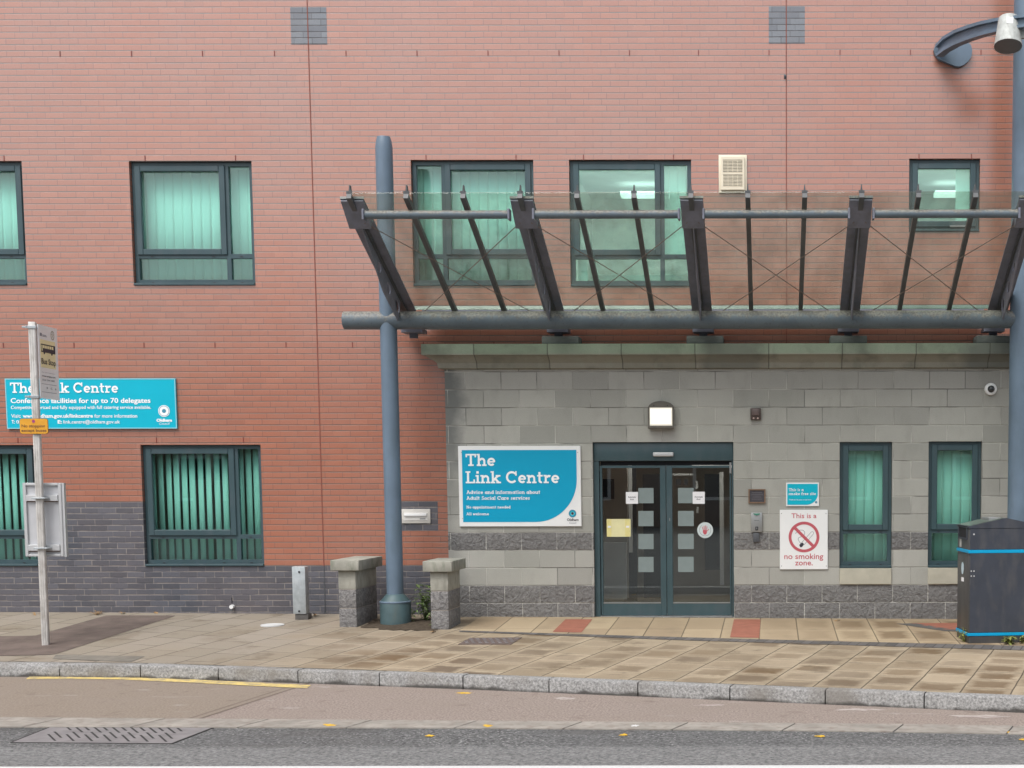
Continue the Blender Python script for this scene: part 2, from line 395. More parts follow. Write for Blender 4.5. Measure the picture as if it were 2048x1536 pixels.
def wall(x0, x1, z0, z1, yf, th, holes, keep=None):
    """a wall sheet with openings and reveals; keep(xc, zc) selects cells"""
    bm = bmesh.new(); e = 1e-5
    xs = sorted({round(v, 5) for v in [x0, x1]+[h[0] for h in holes]+[h[1] for h in holes] if x0-e <= v <= x1+e})
    zs = sorted({round(v, 5) for v in [z0, z1]+[h[2] for h in holes]+[h[3] for h in holes] if z0-e <= v <= z1+e})
    def solid(i, j):
        if i < 0 or j < 0 or i >= len(xs)-1 or j >= len(zs)-1: return False
        a, b = (xs[i]+xs[i+1])/2, (zs[j]+zs[j+1])/2
        return not any(h[0] < a < h[1] and h[2] < b < h[3] for h in holes)
    V = {}
    def v(i, j, k):
        if (i, j, k) not in V: V[i, j, k] = bm.verts.new((xs[i], yf if k == 0 else yf+th, zs[j]))
        return V[i, j, k]
    for i in range(len(xs)-1):
        for j in range(len(zs)-1):
            if not solid(i, j): continue
            bm.faces.new((v(i, j, 0), v(i+1, j, 0), v(i+1, j+1, 0), v(i, j+1, 0)))
            bm.faces.new((v(i, j, 1), v(i, j+1, 1), v(i+1, j+1, 1), v(i+1, j, 1)))
            if not solid(i-1, j): bm.faces.new((v(i, j, 0), v(i, j+1, 0), v(i, j+1, 1), v(i, j, 1)))
            if not solid(i+1, j): bm.faces.new((v(i+1, j, 0), v(i+1, j, 1), v(i+1, j+1, 1), v(i+1, j+1, 0)))
            if not solid(i, j-1): bm.faces.new((v(i, j, 0), v(i, j, 1), v(i+1, j, 1), v(i+1, j, 0)))
            if not solid(i, j+1): bm.faces.new((v(i, j+1, 0), v(i+1, j+1, 0), v(i+1, j+1, 1), v(i, j+1, 1)))
    return bm
def prect(xa, xb, ya, yb, Y):
    """pixel rectangle -> X0, X1, Z0, Z1 on the plane Y"""
    ym, xm = (ya+yb)/2, (xa+xb)/2
    return (at(xa, ym, Y).x, at(xb, ym, Y).x, at(xm, yb, Y).z, at(xm, ya, Y).z)

# ------------------------------------------------------------------ lettering
XH, SW, SF, SO = .68, .175, .13, .1
def R(a, b, c, d): return ('r', a, b, c, d)
def AR(cx, cy, r, a0, a1, ry=None, w=SW): return ('a', cx, cy, r, ry or r, a0, a1, w)
def LN(a, b, c, d, w=SW): return ('l', a, b, c, d, w)
def foot(x, y=0, l=SO, r=SO): return R(x-l, y, x+SW+r, y+SF)
o_r = XH/2
def bowl(cx): return AR(cx, o_r, o_r, 0, 360)
SLAB = {
 'T': (.98, [R(.02, 1-SF, .92, 1), R(.02, .72, .15, 1-SF), R(.79, .72, .92, 1-SF), R(.38, 0, .56, 1-SF), R(.24, 0, .70, SF)]),
 'L': (.86, [R(.12, 0, .30, 1), R(.0, 1-SF, .42, 1), R(.0, 0, .8, SF), R(.67, SF, .8, .32)]),
 'C': (1.04, [AR(.5, .5, .5, 42, 318), R(.80, .62, .92, 1)]),
 'O': (1.06, [AR(.5, .5, .5, 0, 360)]),
 'A': (1.06, [LN(.16, .06, .5, 1, .16), LN(.84, .06, .5, 1, .16), R(.27, .28, .73, .40), R(0, 0, .34, SF), R(.66, 0, 1.0, SF), R(.26, 1-SF, .58, 1)]),
 'N': (1.06, [R(.1, 0, .26, 1), R(.74, 0, .90, 1), LN(.2, .95, .8, .05, .17), R(0, 0, .38, SF), R(.62, 1-SF, 1, 1), R(0, 1-SF, .2, 1)]),
 'S': (.78, [AR(.36, .735, .265, 30, 270, None, .15), AR(.36, .265, .265, -150, 90, None, .15), R(.52, .68, .62, .98), R(.08, .02, .18, .32)]),
 'h': (.88, [R(.08, 0, .25, 1), R(-.02, 1-SF, .1, 1), AR(.44, .40, .28, 0, 165), R(.55, 0, .72, .40), R(-.02, 0, .36, SF), R(.45, 0, .82, SF)]),
 'n': (.88, [R(.08, 0, .25, XH), R(-.02, XH-SF, .1, XH), AR(.44, .40, .28, 0, 165), R(.55, 0, .72, .40), R(-.02, 0, .36, SF), R(.45, 0, .82, SF)]),
 'm': (1.34, [R(.08, 0, .25, XH), R(-.02, XH-SF, .1, XH), AR(.42, .42, .26, 0, 165), R(.51, 0, .68, .42), AR(.85, .42, .26, 0, 165), R(.94, 0, 1.11, .42), R(-.02, 0, .34, SF), R(.44, 0, .76, SF), R(.87, 0, 1.22, SF)]),
 'r': (.66, [R(.1, 0, .27, XH), R(0, XH-SF, .12, XH), AR(.46, .40, .28, 50, 165), R(0, 0, .44, SF)]),
 'e': (.76, [AR(.35, o_r, .34, 0, 318), R(.1, .28, .62, .40)]),
 'c': (.74, [AR(.35, o_r, .34, 45, 318), R(.52, .42, .62, XH)]),
 'o': (.76, [bowl(.35)]),
 'a': (.80, [bowl(.34), R(.53, 0, .70, XH), R(.53, 0, .78, SF)]),
 'd': (.80, [bowl(.34), R(.53, 0, .70, 1), R(.42, 1-SF, .55, 1), R(.53, 0, .78, SF)]),
 'b': (.80, [bowl(.42), R(.08, 0, .25, 1), R(-.02, 1-SF, .1, 1)]),
 'p': (.80, [bowl(.42), R(.08, -.3, .25, XH), R(-.02, XH-SF, .1, XH), R(-.02, -.3, .36, -.3+SF)]),
 'i': (.44, [R(.1, 0, .27, XH), R(0, XH-SF, .12, XH), R(0, 0, .38, SF), R(.08, .80, .28, 1)]),
 'l': (.44, [R(.1, 0, .27, 1), R(0, 1-SF, .12, 1), R(0, 0, .38, SF)]),
 'k': (.88, [R(.08, 0, .25, 1), R(-.02, 1-SF, .1, 1), LN(.22, .26, .62, .62), LN(.36, .38, .66, .06), R(-.02, 0, .36, SF), R(.46, 0, .86, SF), R(.42, XH-SF, .82, XH)]),
 't': (.56, [R(.12, .18, .29, .92), R(0, XH-SF, .48, XH), AR(.34, .22, .22, 180, 300)]),
 'f': (.56, [R(.12, 0, .29, .76), AR(.36, .76, .24, 40, 180), R(0, XH-SF, .48, XH), R(0, 0, .44, SF)]),
 'u': (.88, [R(.1, .26, .27, XH), AR(.36, .28, .28, 180, 350), R(.55, 0, .72, XH), R(0, XH-SF, .12, XH), R(.44, XH-SF, .56, XH), R(.7, 0, .82, SF)]),
 's': (.6, [AR(.27, .49, .19, 20, 270, None, .13), AR(.27, .19, .19, -160, 90, None, .13), R(.38, .44, .47, .67), R(.06, .01, .15, .24)]),
 'v': (.82, [LN(.14, .62, .38, .02), LN(.62, .62, .38, .02), R(0, XH-SF, .34, XH), R(.44, XH-SF, .78, XH)]),
 'w': (1.16, [LN(.12, .62, .33, .02), LN(.53, .62, .33, .02), LN(.53, .62, .74, .02), LN(.95, .62, .74, .02), R(0, XH-SF, .3, XH), R(.78, XH-SF, 1.1, XH)]),
 ' ': (.42, []),
}
def slab_text(txt, x0, x1, base, cap, Y, thick=.0015):
    """slab serif line between world x0..x1, cap height cap, standing just proud of plane Y"""
    adv = sum(SLAB[c][0] for c in txt); k = (x1-x0)/(adv-.06)
    bm = bmesh.new(); cx = 0; n = 0
    T = lambda a, b, y: Vector((x0+a*k, y, base+b*cap))
    for ch in txt:
        ad, prims = SLAB[ch]
        for p in prims:
            y = Y-.0006*(n % 7)*.35; n += 1
            if p[0] == 'r':
                P = [(p[1], p[2]), (p[3], p[2]), (p[3], p[4]), (p[1], p[4])]
                slab(bm, [T(cx+a, b, y-thick) for a, b in P], (0, thick, 0))
            elif p[0] == 'l':
                _, a, b, c, d, wd = p; dx, dy = c-a, d-b; l = math.hypot(dx, dy); nx, ny = -dy/l*wd/2, dx/l*wd/2
                slab(bm, [T(cx+a+nx, b+ny, y-thick), T(cx+c+nx, d+ny, y-thick), T(cx+c-nx, d-ny, y-thick), T(cx+a-nx, b-ny, y-thick)], (0, thick, 0))
            else:
                _, ax, ay, rx, ry, a0, a1, wd = p; N = 28 if a1-a0 > 200 else 14
                O = []; I = []
                for i in range(N+1):
                    t = math.radians(a0+(a1-a0)*i/N)
                    O.append((ax+rx*math.cos(t), ay+ry*math.sin(t))); I.append((ax+(rx-wd)*math.cos(t), ay+(ry-wd)*math.sin(t)))
                for i in range(N):
                    q = [O[i], O[i+1], I[i+1], I[i]]
                    bm.faces.new([bm.verts.new(T(cx+a, b, y-thick)) for a, b in q])
        cx += ad
    return bm
def sans_text(txt, x0, x1, base, cap, Y, bold=0.0, M=None):
    cu = bpy.data.curves.new('t', 'FONT'); cu.body = txt; cu.offset = bold; cu.resolution_u = 3
    o = bpy.data.objects.new('t', cu); COL.objects.link(o)
    dg = bpy.context.evaluated_depsgraph_get(); dg.update()
    me = bpy.data.meshes.new_from_object(o.evaluated_get(dg))
    bm = bmesh.new(); bm.from_mesh(me)
    bpy.data.objects.remove(o); bpy.data.curves.remove(cu); bpy.data.meshes.remove(me)
    xs = [v.co.x for v in bm.verts]; a, b = min(xs), max(xs); k = (x1-x0)/(b-a)
    for v in bm.verts:
        p = Vector((x0+(v.co.x-a)*k, Y, base+v.co.y/.729*cap))
        v.co = p
    return bm
def ring(bm, c, r0, r1, Y, a0=0, a1=360, N=40):
    P = []
    for i in range(N+1):
        t = math.radians(a0+(a1-a0)*i/N)
        P.append((bm.verts.new((c[0]+r1*math.cos(t), Y, c[1]+r1*math.sin(t))), bm.verts.new((c[0]+r0*math.cos(t), Y, c[1]+r0*math.sin(t)))))
    for (a, b), (c_, d) in zip(P, P[1:]): bm.faces.new((a, c_, d, b))
def disc(bm, c, r, Y, N=32):
    bm.faces.new([bm.verts.new((c[0]+r*math.cos(2*math.pi*i/N), Y, c[1]+r*math.sin(2*math.pi*i/N))) for i in range(N)])
# ================================================================== GROUND
def asphalt():
    n = NB('asphalt', .85, .3); x, y, z, P, N = n.pos()
    a = n.noise(30, 5, None, .75, .4); b = n.vor(30); g = n.noise(1.2, 5)
    c = n.mix(n.mr(a, .38, .62), (.03, .03, .032), (.20, .20, .197))
    c = n.mix(n.mr(b, .12, .34, .9, 0), c, n.mix(n.white(n.vor(30, None, 'F1', 1)), (.07, .07, .07), (.50, .495, .485)))
    c = n.mix(n.mr(g, .35, .7, 0, .45), c, (.105, .105, .107))
    # worn smoother strip beside the white line
    c = n.mix(n.mr(n.ma('ADD', y, n.ma('MULTIPLY', n.noise(2, 4), .12)), -6.93, -6.80, .75, 0), c, n.mix(n.mr(a, .35, .65), (.09, .09, .09), (.28, .28, .275)))
    c = n.mix(n.ma('MULTIPLY', n.mr(n.ma('ADD', y, n.ma('MULTIPLY', n.noise(1.5, 4), .5)), -6.15, -5.75), n.mr(n.noise(.9, 4), .42, .62)), c, (.055, .052, .05))
    c = n.mix(n.mr(n.noise(1.3, 5, n.stretch(.5, 2, 1)), .58, .7, 0, .45), c, (.09, .085, .082))
    n.col(c); n.bump(n.ma('ADD', a, n.ma('MULTIPLY', b, -.7)), .7, .008); return n.m
def layby_mat():
    n = NB('worn_layby_surface', .85, .3); x, y, z, P, N = n.pos()
    a = n.noise(48, 4, None, .7); g = n.noise(1.6, 6); g2 = n.noise(6, 6)
    right = n.mix(n.mr(a, .38, .62), (.17, .137, .118), (.34, .283, .25))
    left = n.mix(n.mr(a, .35, .65), (.18, .145, .112), (.28, .235, .195))
    # the older surface stops at a diagonal joint
    p, q = road(592, 1376), road(395, 1440)
    side = n.ma('SUBTRACT', n.ma('MULTIPLY', n.ma('SUBTRACT', x, q.x), p.y-q.y), n.ma('MULTIPLY', n.ma('SUBTRACT', y, q.y), p.x-q.x))
    c = n.mix(n.mr(side, -.01, .01), left, right)
    ln = n.mr(n.ma('ABSOLUTE', n.ma('ADD', side, n.ma('MULTIPLY', n.ma('SUBTRACT', n.noise(8, 3), .5), .03))), .02, .05, .75, 0)
    c = n.mix(ln, c, (.06, .04, .032))
    ln2 = n.mr(n.ma('ABSOLUTE', n.ma('ADD', side, .17)), .02, .045, .5, 0)
    c = n.mix(ln2, c, (.08, .055, .045))
    c = n.mix(n.mr(g, .42, .68, 0, .5), c, (.24, .20, .17))
    c = n.mix(n.mr(g2, .6, .75, 0, .5), c, (.12, .085, .07))
    c = n.mix(n.mr(n.noise(5, 6, n.stretch(.35, 1.5, 1)), .66, .74, 0, .6), c, (.42, .40, .38))
    n.col(c); n.bump(a, .6, .007); return n.m
TH = D2R(16.0)
def slab_mat():
    n = NB('tan_paving_slabs', .75, .3); x, y, z, P, N = n.pos()
    ct, st = math.cos(TH), math.sin(TH)
    wob = n.ma('MULTIPLY', n.ma('SUBTRACT', n.noise(2.2, 2), .5), .02)
    u = n.ma('ADD', n.ma('SUBTRACT', n.ma('MULTIPLY', x, ct), n.ma('MULTIPLY', y, st)), wob)
    v = n.ma('ADD', n.ma('MULTIPLY', x, st), n.ma('MULTIPLY', y, ct))
    uu = n.ma('DIVIDE', n.ma('ADD', u, .12), .455); cu = n.ma('FLOOR', uu); fu = n.ma('FRACT', uu)
    vv = n.ma('ADD', n.ma('DIVIDE', v, .455), n.ma('MULTIPLY', n.ma('FLOORED_MODULO', cu, 2.0), .47)); cv = n.ma('FLOOR', vv); fv = n.ma('FRACT', vv)
    r = n.white(n.vec(cu, cv)); r2 = n.white(n.vec(cv, cu, 5.0))
    base = n.mix(r, (.22, .18, .13), (.30, .25, .185))
    grey = n.mix(r, (.25, .218, .172), (.295, .26, .215))
    lm = n.mr(n.ma('ADD', x, n.ma('MULTIPLY', n.noise(.7, 3), 2.5)), -4.6, -2.4)          # cleaner and greyer on the left
    # damp brown middles, pale dry rims
    du = n.ma('ABSOLUTE', n.ma('SUBTRACT', fu, .5)); dv = n.ma('ABSOLUTE', n.ma('SUBTRACT', fv, .5))
    edge = n.ma('MAXIMUM', n.ma('MULTIPLY', du, .92), dv)
    edge = n.ma('ADD', edge, n.ma('MULTIPLY', n.ma('SUBTRACT', n.noise(9, 6, None, .65), .5), .42))
    stain = n.mr(edge, .26, .42, 1, 0)
    dry = n.mr(n.noise(.5, 3), .5, .62, 1, .35)
    stain = n.ma('MULTIPLY', n.ma('MULTIPLY', stain, n.mr(n.white(n.vec(cu, cv, 9.0)), .1, .75, .15, 1)), n.ma('MULTIPLY', lm, n.mr(n.noise(.8, 3, n.stretch(1, 1, 1)), .3, .6, .45, 1)))
    pale = n.mix(r, (.30, .243, .168), (.40, .33, .235))
    c = n.mix(lm, grey, pale)
    c = n.mix(stain, c, n.mix(r2, (.145, .092, .045), (.16, .12, .083)))
    c = n.mix(n.mr(n.noise(.9, 5), .5, .75, 0, .5), c, base)
    c = n.mix(n.mr(n.noise(75, 3), .35, .7, 0, .22), c, (.10, .085, .065))
    c = n.mix(n.mr(n.noise(3, 6), .62, .76, 0, .5), c, (.12, .095, .07))
    j = n.ma('MAXIMUM', n.mr(fu, .024, .036, 1, 0), n.ma('MULTIPLY', n.mr(fv, .02, .032, 1, 0), n.mr(n.noise(3, 2), .35, .55, .25, .9)))
    c = n.mix(n.mr(n.vor(5.5), .02, .045, .6, 0), c, (.09, .08, .07))
    c = n.mix(n.mr(n.noise(1.5, 6, None, .65), .55, .7, 0, .5), c, (.13, .095, .06))
    c = n.mix(n.ma('MULTIPLY', j, .85), c, (.058, .046, .033))
    n.col(c); n.bump(n.ma('ADD', n.ma('MULTIPLY', n.noise(60, 3), .2), n.ma('ADD', n.ma('MULTIPLY', j, -1), n.ma('MULTIPLY', r2, .5))), .6, .008)
    n.set(n.b.inputs['Roughness'], n.mr(stain, 0, 1, .85, .6)); return n.m
def strip_mat():
    n = NB('buff_entrance_slabs', .8, .3); x, y, z, P, N = n.pos()
    uu = n.ma('DIVIDE', n.ma('SUBTRACT', x, ground(1591, 1241).x), .452); cu = n.ma('FLOOR', uu); fu = n.ma('FRACT', uu)
    vv = n.ma('DIVIDE', n.ma('ADD', y, .28), .9); cv = n.ma('FLOOR', vv); fv = n.ma('FRACT', vv)
    r = n.white(n.vec(cu, cv)); r2 = n.white(n.vec(cv, cu, 5.0))
    c = n.mix(r, (.33, .255, .168), (.42, .335, .222))
    du = n.ma('ABSOLUTE', n.ma('SUBTRACT', fu, .5)); dv = n.ma('ABSOLUTE', n.ma('SUBTRACT', fv, .5))
    e = n.ma('ADD', n.ma('MAXIMUM', du, dv), n.ma('MULTIPLY', n.ma('SUBTRACT', n.noise(7, 5), .5), .3))
    st = n.ma('MULTIPLY', n.mr(e, .22, .45, 1, 0), n.ma('MULTIPLY', n.mr(x, -.1, 1.2, .12, .8), n.mr(r2, 0, .7, .5, 1)))
    c = n.mix(st, c, (.15, .10, .055))
    c = n.mix(n.mr(n.noise(2.2, 6), .55, .75, 0, .5), c, (.2, .16, .11))
    c = n.mix(n.mr(n.noise(80, 3), .35, .7, 0, .18), c, (.12, .1, .07))
    j = n.ma('MAXIMUM', n.mr(fu, .018, .04, 1, 0), n.ma('MULTIPLY', n.mr(fv, .01, .02, 1, 0), .7))
    c = n.mix(n.ma('MULTIPLY', j, .8), c, (.07, .055, .035)); n.col(c)
    n.bump(n.ma('ADD', n.ma('MULTIPLY', n.noise(60, 3), .2), n.ma('MULTIPLY', j, -1)), .5, .006); return n.m
def sett_mat():
    n = NB('grey_setts', .8, .3); x, y, z, P, N = n.pos()
    uu = n.ma('DIVIDE', n.ma('SUBTRACT', x, n.ma('MULTIPLY', y, .3)), .11); fu = n.ma('FRACT', uu); cu = n.ma('FLOOR', uu)
    c = n.mix(n.white(n.vec(cu, 1.0)), (.085, .08, .078), (.145, .135, .13))
    c = n.mix(n.mr(fu, .08, .16, .8, 0), c, (.045, .04, .035))
    c = n.mix(n.mr(n.noise(5, 5), .5, .7, 0, .5), c, (.15, .12, .085)); n.col(c); n.bump(n.noise(60, 3), .4, .005); return n.m
def granite():
    n = NB('granite_kerb', .8, .3); x, y, z, P, N = n.pos()
    a = n.noise(45, 5, None, .75)
    c = n.mix(n.mr(a, .35, .65), (.13, .13, .128), (.40, .395, .385))
    c = n.mix(n.mr(n.noise(2.4, 6), .5, .68, 0, .7), c, (.17, .155, .135))
    low = n.ma('ADD', n.ma('SUBTRACT', z, RZ), n.ma('MULTIPLY', n.ma('SUBTRACT', n.noise(3.5, 5, n.stretch(1, 1, .2)), .5), .14))
    c = n.mix(n.mr(low, .01, .04, .9, 0), c, (.05, .046, .042))
    n.col(c); n.bump(a, .7, .008); return n.m
M_ASPH, M_LAY, M_SLAB, M_STRIP, M_SETT, M_KERB = asphalt(), layby_mat(), slab_mat(), strip_mat(), sett_mat(), granite()
M_TARM = pm('red_brown_tarmac', (.125, .098, .086), .9, .25, 3, .7, 90, .25, 0, (.17, .14, .115), .5)
M_CONCP = pm('grey_concrete_patch', (.185, .17, .145), .9, .2, 5, .5, 90, .25)
M_REDSL = pm('red_paving_slab', (.29, .115, .078), .8, .12, 8, .4, 80, .3)
M_DKSL = pm('dark_grey_paving', (.10, .095, .09), .8, .2, 8, .4, 80, .3)
def worn_paint(name, c, amt, under):
    n = NB(name, .7, .3); k = n.mix(n.mr(n.noise(9, 6, n.stretch(1, 2, 1), .7), amt, amt+.12, 0, .85), c, under)
    k = n.mix(n.mr(n.noise(60, 3), .35, .65, 0, .3), k, under); n.col(k); return n.m
M_YLINE = worn_paint('worn_yellow_paint', (.68, .52, .17), .46, (.30, .25, .17))
M_WLINE = worn_paint('white_road_paint', (.62, .62, .61), .62, (.3, .3, .3))
M_SPLASH = worn_paint('pale_mortar_splash', (.44, .40, .37), .47, (.27, .215, .195))
M_YDOT = pm('yellow_spray_paint', (.62, .38, .03), .7, .2, 20)
M_CHAN = pm('grey_channel_stone', (.29, .268, .238), .85, .2, 5, .5, 90, .25, 0, (.19, .15, .13), .7)
M_IRON = pm('worn_cast_iron', (.20, .188, .19), .7, .18, 8, .3, 60, .4, .0)

bm = bmesh.new()      # one sheet to the horizon, finer where it is seen
v = [bm.verts.new(p) for p in ((-600, -600, RZ), (600, -600, RZ), (600, 600, RZ), (-600, 600, RZ))]; bm.faces.new(v)
struct('road', bm, M_ASPH)
def strip(A, B, m, dz, n=60, zf=gz):
    """sheet between two polylines given as plan points"""
    def samp(P, t):
        L = [0]
        for a, b in zip(P, P[1:]): L.append(L[-1]+math.dist(a, b))
        d = t*L[-1]
        for i in range(len(P)-1):
            if d <= L[i+1] or i == len(P)-2:
                k = (d-L[i])/max(1e-9, L[i+1]-L[i]); return (P[i][0]+(P[i+1][0]-P[i][0])*k, P[i][1]+(P[i+1][1]-P[i][1])*k)
    bm = bmesh.new(); G = []
    for i in range(n+1):
        a, b = samp(A, i/n), samp(B, i/n)
        G.append([bm.verts.new((a[0]+(b[0]-a[0])*j/m, a[1]+(b[1]-a[1])*j/m, zf(a[0]+(b[0]-a[0])*j/m, a[1]+(b[1]-a[1])*j/m)+dz)) for j in range(m+1)])
    for i in range(n):
        for j in range(m): bm.faces.new((G[i][j], G[i+1][j], G[i+1][j+1], G[i][j+1]))
    return bm
KW = .14
kx = [-16+28*i/280 for i in range(281)]
KL = [(X, kerb_y(X)) for X in kx]
bm = strip([(X, .25) for X in kx], [(X, kerb_y(X)+KW) for X in kx], 24, 0, 280)
struct('pavement', bm, M_SLAB)
xy = lambda p: (p.x, p.y)
flat = lambda X, Y: RZ
# lay-by and the flush channel stones beyond it
CH_T = [xy(road(x, y)) for x, y in ((-500, 1432), (0, 1436.5), (900, 1443), (1800, 1450), (2048, 1454), (2600, 1462))]
CH_B = [xy(road(x, y)) for x, y in ((-500, 1452), (0, 1455.5), (900, 1457.5), (1700, 1463.5), (2048, 1470), (2600, 1479))]
struct('layby', strip(KL, [(-16, CH_T[0][1])]+CH_T[1:-1]+[(12, CH_T[-1][1]-.3)], 4, .004, 120, flat), M_LAY)
bm = bmesh.new()
x = CH_T[0][0]; st = [CH_T[0][0]+.915*i for i in range(40)]
def onl(P, X):
    for (a, b), (c, d) in zip(P, P[1:]):
        if X <= c or (c, d) == P[-1]: return b+(d-b)*(X-a)/(c-a)
for a in st:
    b = a+.9
    if b > CH_T[-1][0]: break
    slab(bm, [(a, onl(CH_B, a), RZ), (b, onl(CH_B, b), RZ), (b+.12, onl(CH_T, b), RZ), (a+.12, onl(CH_T, a), RZ)], (0, 0, .009))
struct('channel_stones', bm, M_CHAN)
# kerb stones, dropping to a smooth old run on the left
bm = bmesh.new()
def kp(X): return Vector((X, kerb_y(X), 0))
Xj = ground(1459, 1376).x
cuts = [Xj]
while cuts[-1] < 11: cuts.append(cuts[-1]+.885)
while cuts[0] > -15: cuts.insert(0, cuts[0]-.885)
for a, b in zip(cuts, cuts[1:]):
    A, B = kp(a), kp(b); d = (B-A).normalized(); nrm = Vector((-d.y, d.x, 0)); A = A+d*.006; B = B-d*.006
    za, zb = gz(A.x, A.y)+.004+random.uniform(-.003, .003), gz(B.x, B.y)+.004+random.uniform(-.003, .003)
    ch = .07 if b < ground(270, 1326).x else .018
    prof = [(0, RZ-.1), (0, -ch), (ch*.35, -ch*.35), (ch, 0), (KW+.012, 0), (KW+.012, RZ-.1)]
    PA = [A+nrm*o+Vector((0, 0, (za+h if i not in (0, 5) else h))) for i, (o, h) in enumerate(prof)]
    PB = [B+nrm*o+Vector((0, 0, (zb+h if i not in (0, 5) else h))) for i, (o, h) in enumerate(prof)]
    va = [bm.verts.new(p) for p in PA]; vb = [bm.verts.new(p) for p in PB]
    for i in range(6):
        j = (i+1) % 6; bm.faces.new((va[i], va[j], vb[j], vb[i]))
    bm.faces.new(va[::-1]); bm.faces.new(vb)
struct('kerb', bm, M_KERB)
# strip of slabs along the entrance, the sett line, red slabs, tarmac
pl = [xy(ground(x, y)) for x, y in ((919, 1261.5), (1380, 1275.5), (2048, 1292.5), (2400, 1301))]
pl2 = [(p[0]+.02, p[1]-dw) for p, dw in zip(pl, (.10, .22, .33, .36))]
struct('entrance_paving', strip([(pl[0][0]+.02, -.16), (0, -.16), (pl[-1][0], -.16)], pl, 8, .004, 90), M_STRIP)
struct('sett_band', strip(pl, pl2, 3, .005, 90), M_SETT)
def patch(name, q, m, dz=.008, zf=gz):
    P = [xy(ground(*p)) for p in q] if zf is gz else [xy(road(*p)) for p in q]
    struct(name, strip([P[0], P[1]], [P[3], P[2]], 4, dz, 8, zf), m)
patch('red_slab', [(1131, 1239.6), (1185, 1239.6), (1163, 1266), (1105, 1265)], M_REDSL)
patch('red_slab', [(1468, 1239.6), (1521, 1240), (1518.5, 1277), (1460, 1275.5)], M_REDSL)
patch('dark_slab', [(1792, 1248.5), (1830, 1247.5), (1930, 1264), (1890, 1263.5)], M_DKSL)
patch('red_slab', [(1822, 1247.5), (1935, 1247), (1935, 1262), (1893, 1260.5)], M_REDSL)
A = [xy(ground(x, y)) for x, y in ((-300, 1274), (0, 1273), (70, 1272), (213, 1231.5), (350, 1231.8))]
B = [xy(ground(x, y)) for x, y in ((-300, 1314), (0, 1312), (60, 1311), (108, 1309.5), (350, 1232.5))]
struct('tarmac_patch', strip(A, B, 6, .004, 60), M_TARM)
patch('concrete_infill', [(112, 1310), (290, 1313), (262, 1324.5), (105, 1318)], M_CONCP, .004)
# markings
yl = [(60, 1356.5), (130, 1355.5), (250, 1357), (380, 1363), (500, 1369), (600, 1374), (622, 1374.5)]
A = [xy(road(x, y-3.0)) for x, y in yl]; B = [xy(road(x-8, y+3.2)) for x, y in yl]
struct('yellow_line', strip(A, B, 1, .008, 40, flat), M_YLINE)
A = [(-14, road(1000, 1532.5).y), (14, road(1000, 1532.5).y)]; B = [(-14, A[0][1]-.2), (14, A[0][1]-.2)]
struct('white_line', strip(A, B, 1, .004, 4, flat), M_WLINE)
for (x, y, rx, ry, m) in ((660, 1452, 15, 2.5, M_YDOT), (861, 1472.5, 11, 2.2, M_YDOT), (977, 1453.5, 12, 2.6, M_YDOT), (1248, 1471, 12, 2.5, M_YDOT), (1641, 1473.5, 12, 2.2, M_YDOT), (2022, 1466, 13, 2.6, M_YDOT), (2046, 1480, 8, 2, M_YDOT), (1270, 1453.5, 10, 1.8, M_WLINE), (930, 1387, 18, 2, M_YDOT), (1130, 1398, 26, 2.5, M_SPLASH), (1420, 1411, 34, 2.2, M_SPLASH), (1720, 1420, 60, 2.4, M_SPLASH), (1960, 1434, 70, 3.2, M_SPLASH)):
    bm = bmesh.new(); P = []
    for i in range(22):
        t = 2*math.pi*i/22; k = random.uniform(.5, 1.15); p = road(x+rx*k*math.cos(t), y+ry*k*math.sin(t)); P.append(bm.verts.new((p.x, p.y, RZ+(.0098 if 1443 < y < 1458 else .0056))))
    bm.faces.new(P); struct('paint_mark', bm, m)
# ================================================================== BRICK BUILDING
Wn = {'W1': prect(-198, 49, 322, 571, 0), 'W2': prect(262.5, 507, 322, 571, 0), 'W3': prect(824, 1068.5, 319.5, 572, 0), 'W4': prect(1139.5, 1383, 319, 573, 0),
      'W5': prect(1818, 1959.5, 317, 463.5, 0), 'G1': prect(-171, 72, 890, 1132.5, 0), 'G2': prect(285.5, 525, 889.5, 1132.5, 0)}
Pn = {'P1': prect(1679, 1784, 883.5, 1136, YP), 'P2': prect(1856.5, 1963, 882.5, 1135, YP), 'D': prect(1187, 1467.5, 884, 1234.5, YP)}
X0, X1, ZT = -15.0, 9.0, 9.4
zP1, zP2 = BZ0, BZ0+.075*round((at(200, 1003.5, 0).z-BZ0)/.075)
xg = Wn['G2'][0]
holes = list(Wn.values())+list(Pn.values())
bld = thing('brick_building', 'red brick building with a blue brick base and green framed windows', 'building', (-3, 0, -.02))
PL = [(X0-1, X1+1, -1, zP1), (X0-1, xg, zP1, zP2)]
# letterbox surround: a small field of blue bricks
LB = prect(787, 876, 1003, 1060, 0)
LB = (BZ0 and LB[0], LB[1], BZ0+.075*round((LB[2]-BZ0)/.075), BZ0+.075*round((LB[3]-BZ0)/.075))
SQ = [prect(581.5, 653.5, 14, 88, 0), prect(1537.5, 1609.5, 12.5, 85, 0)]
SQ = [(a, b, BZ0+.075*round((c-BZ0)/.075), BZ0+.075*round((d-BZ0)/.075)) for a, b, c, d in SQ]
o = obj('wall', wall(X0, X1, zP1, ZT, 0, .3, holes+[PL[1], LB]+SQ), M_RED, bld)
obj('plinth', wall(X0, X1, -.6, zP2, 0, .3, holes+[(xg, X1+1, zP1, 50)]), M_BLUE, bld)
obj('letterbox_surround', BX(LB[0], LB[1], -.002, .29, LB[2], LB[3]), M_BLUE, bld)
for q in SQ: obj('brick_panel', BX(q[0], q[1], -.002, .29, q[2], q[3]), M_GREYB, bld)
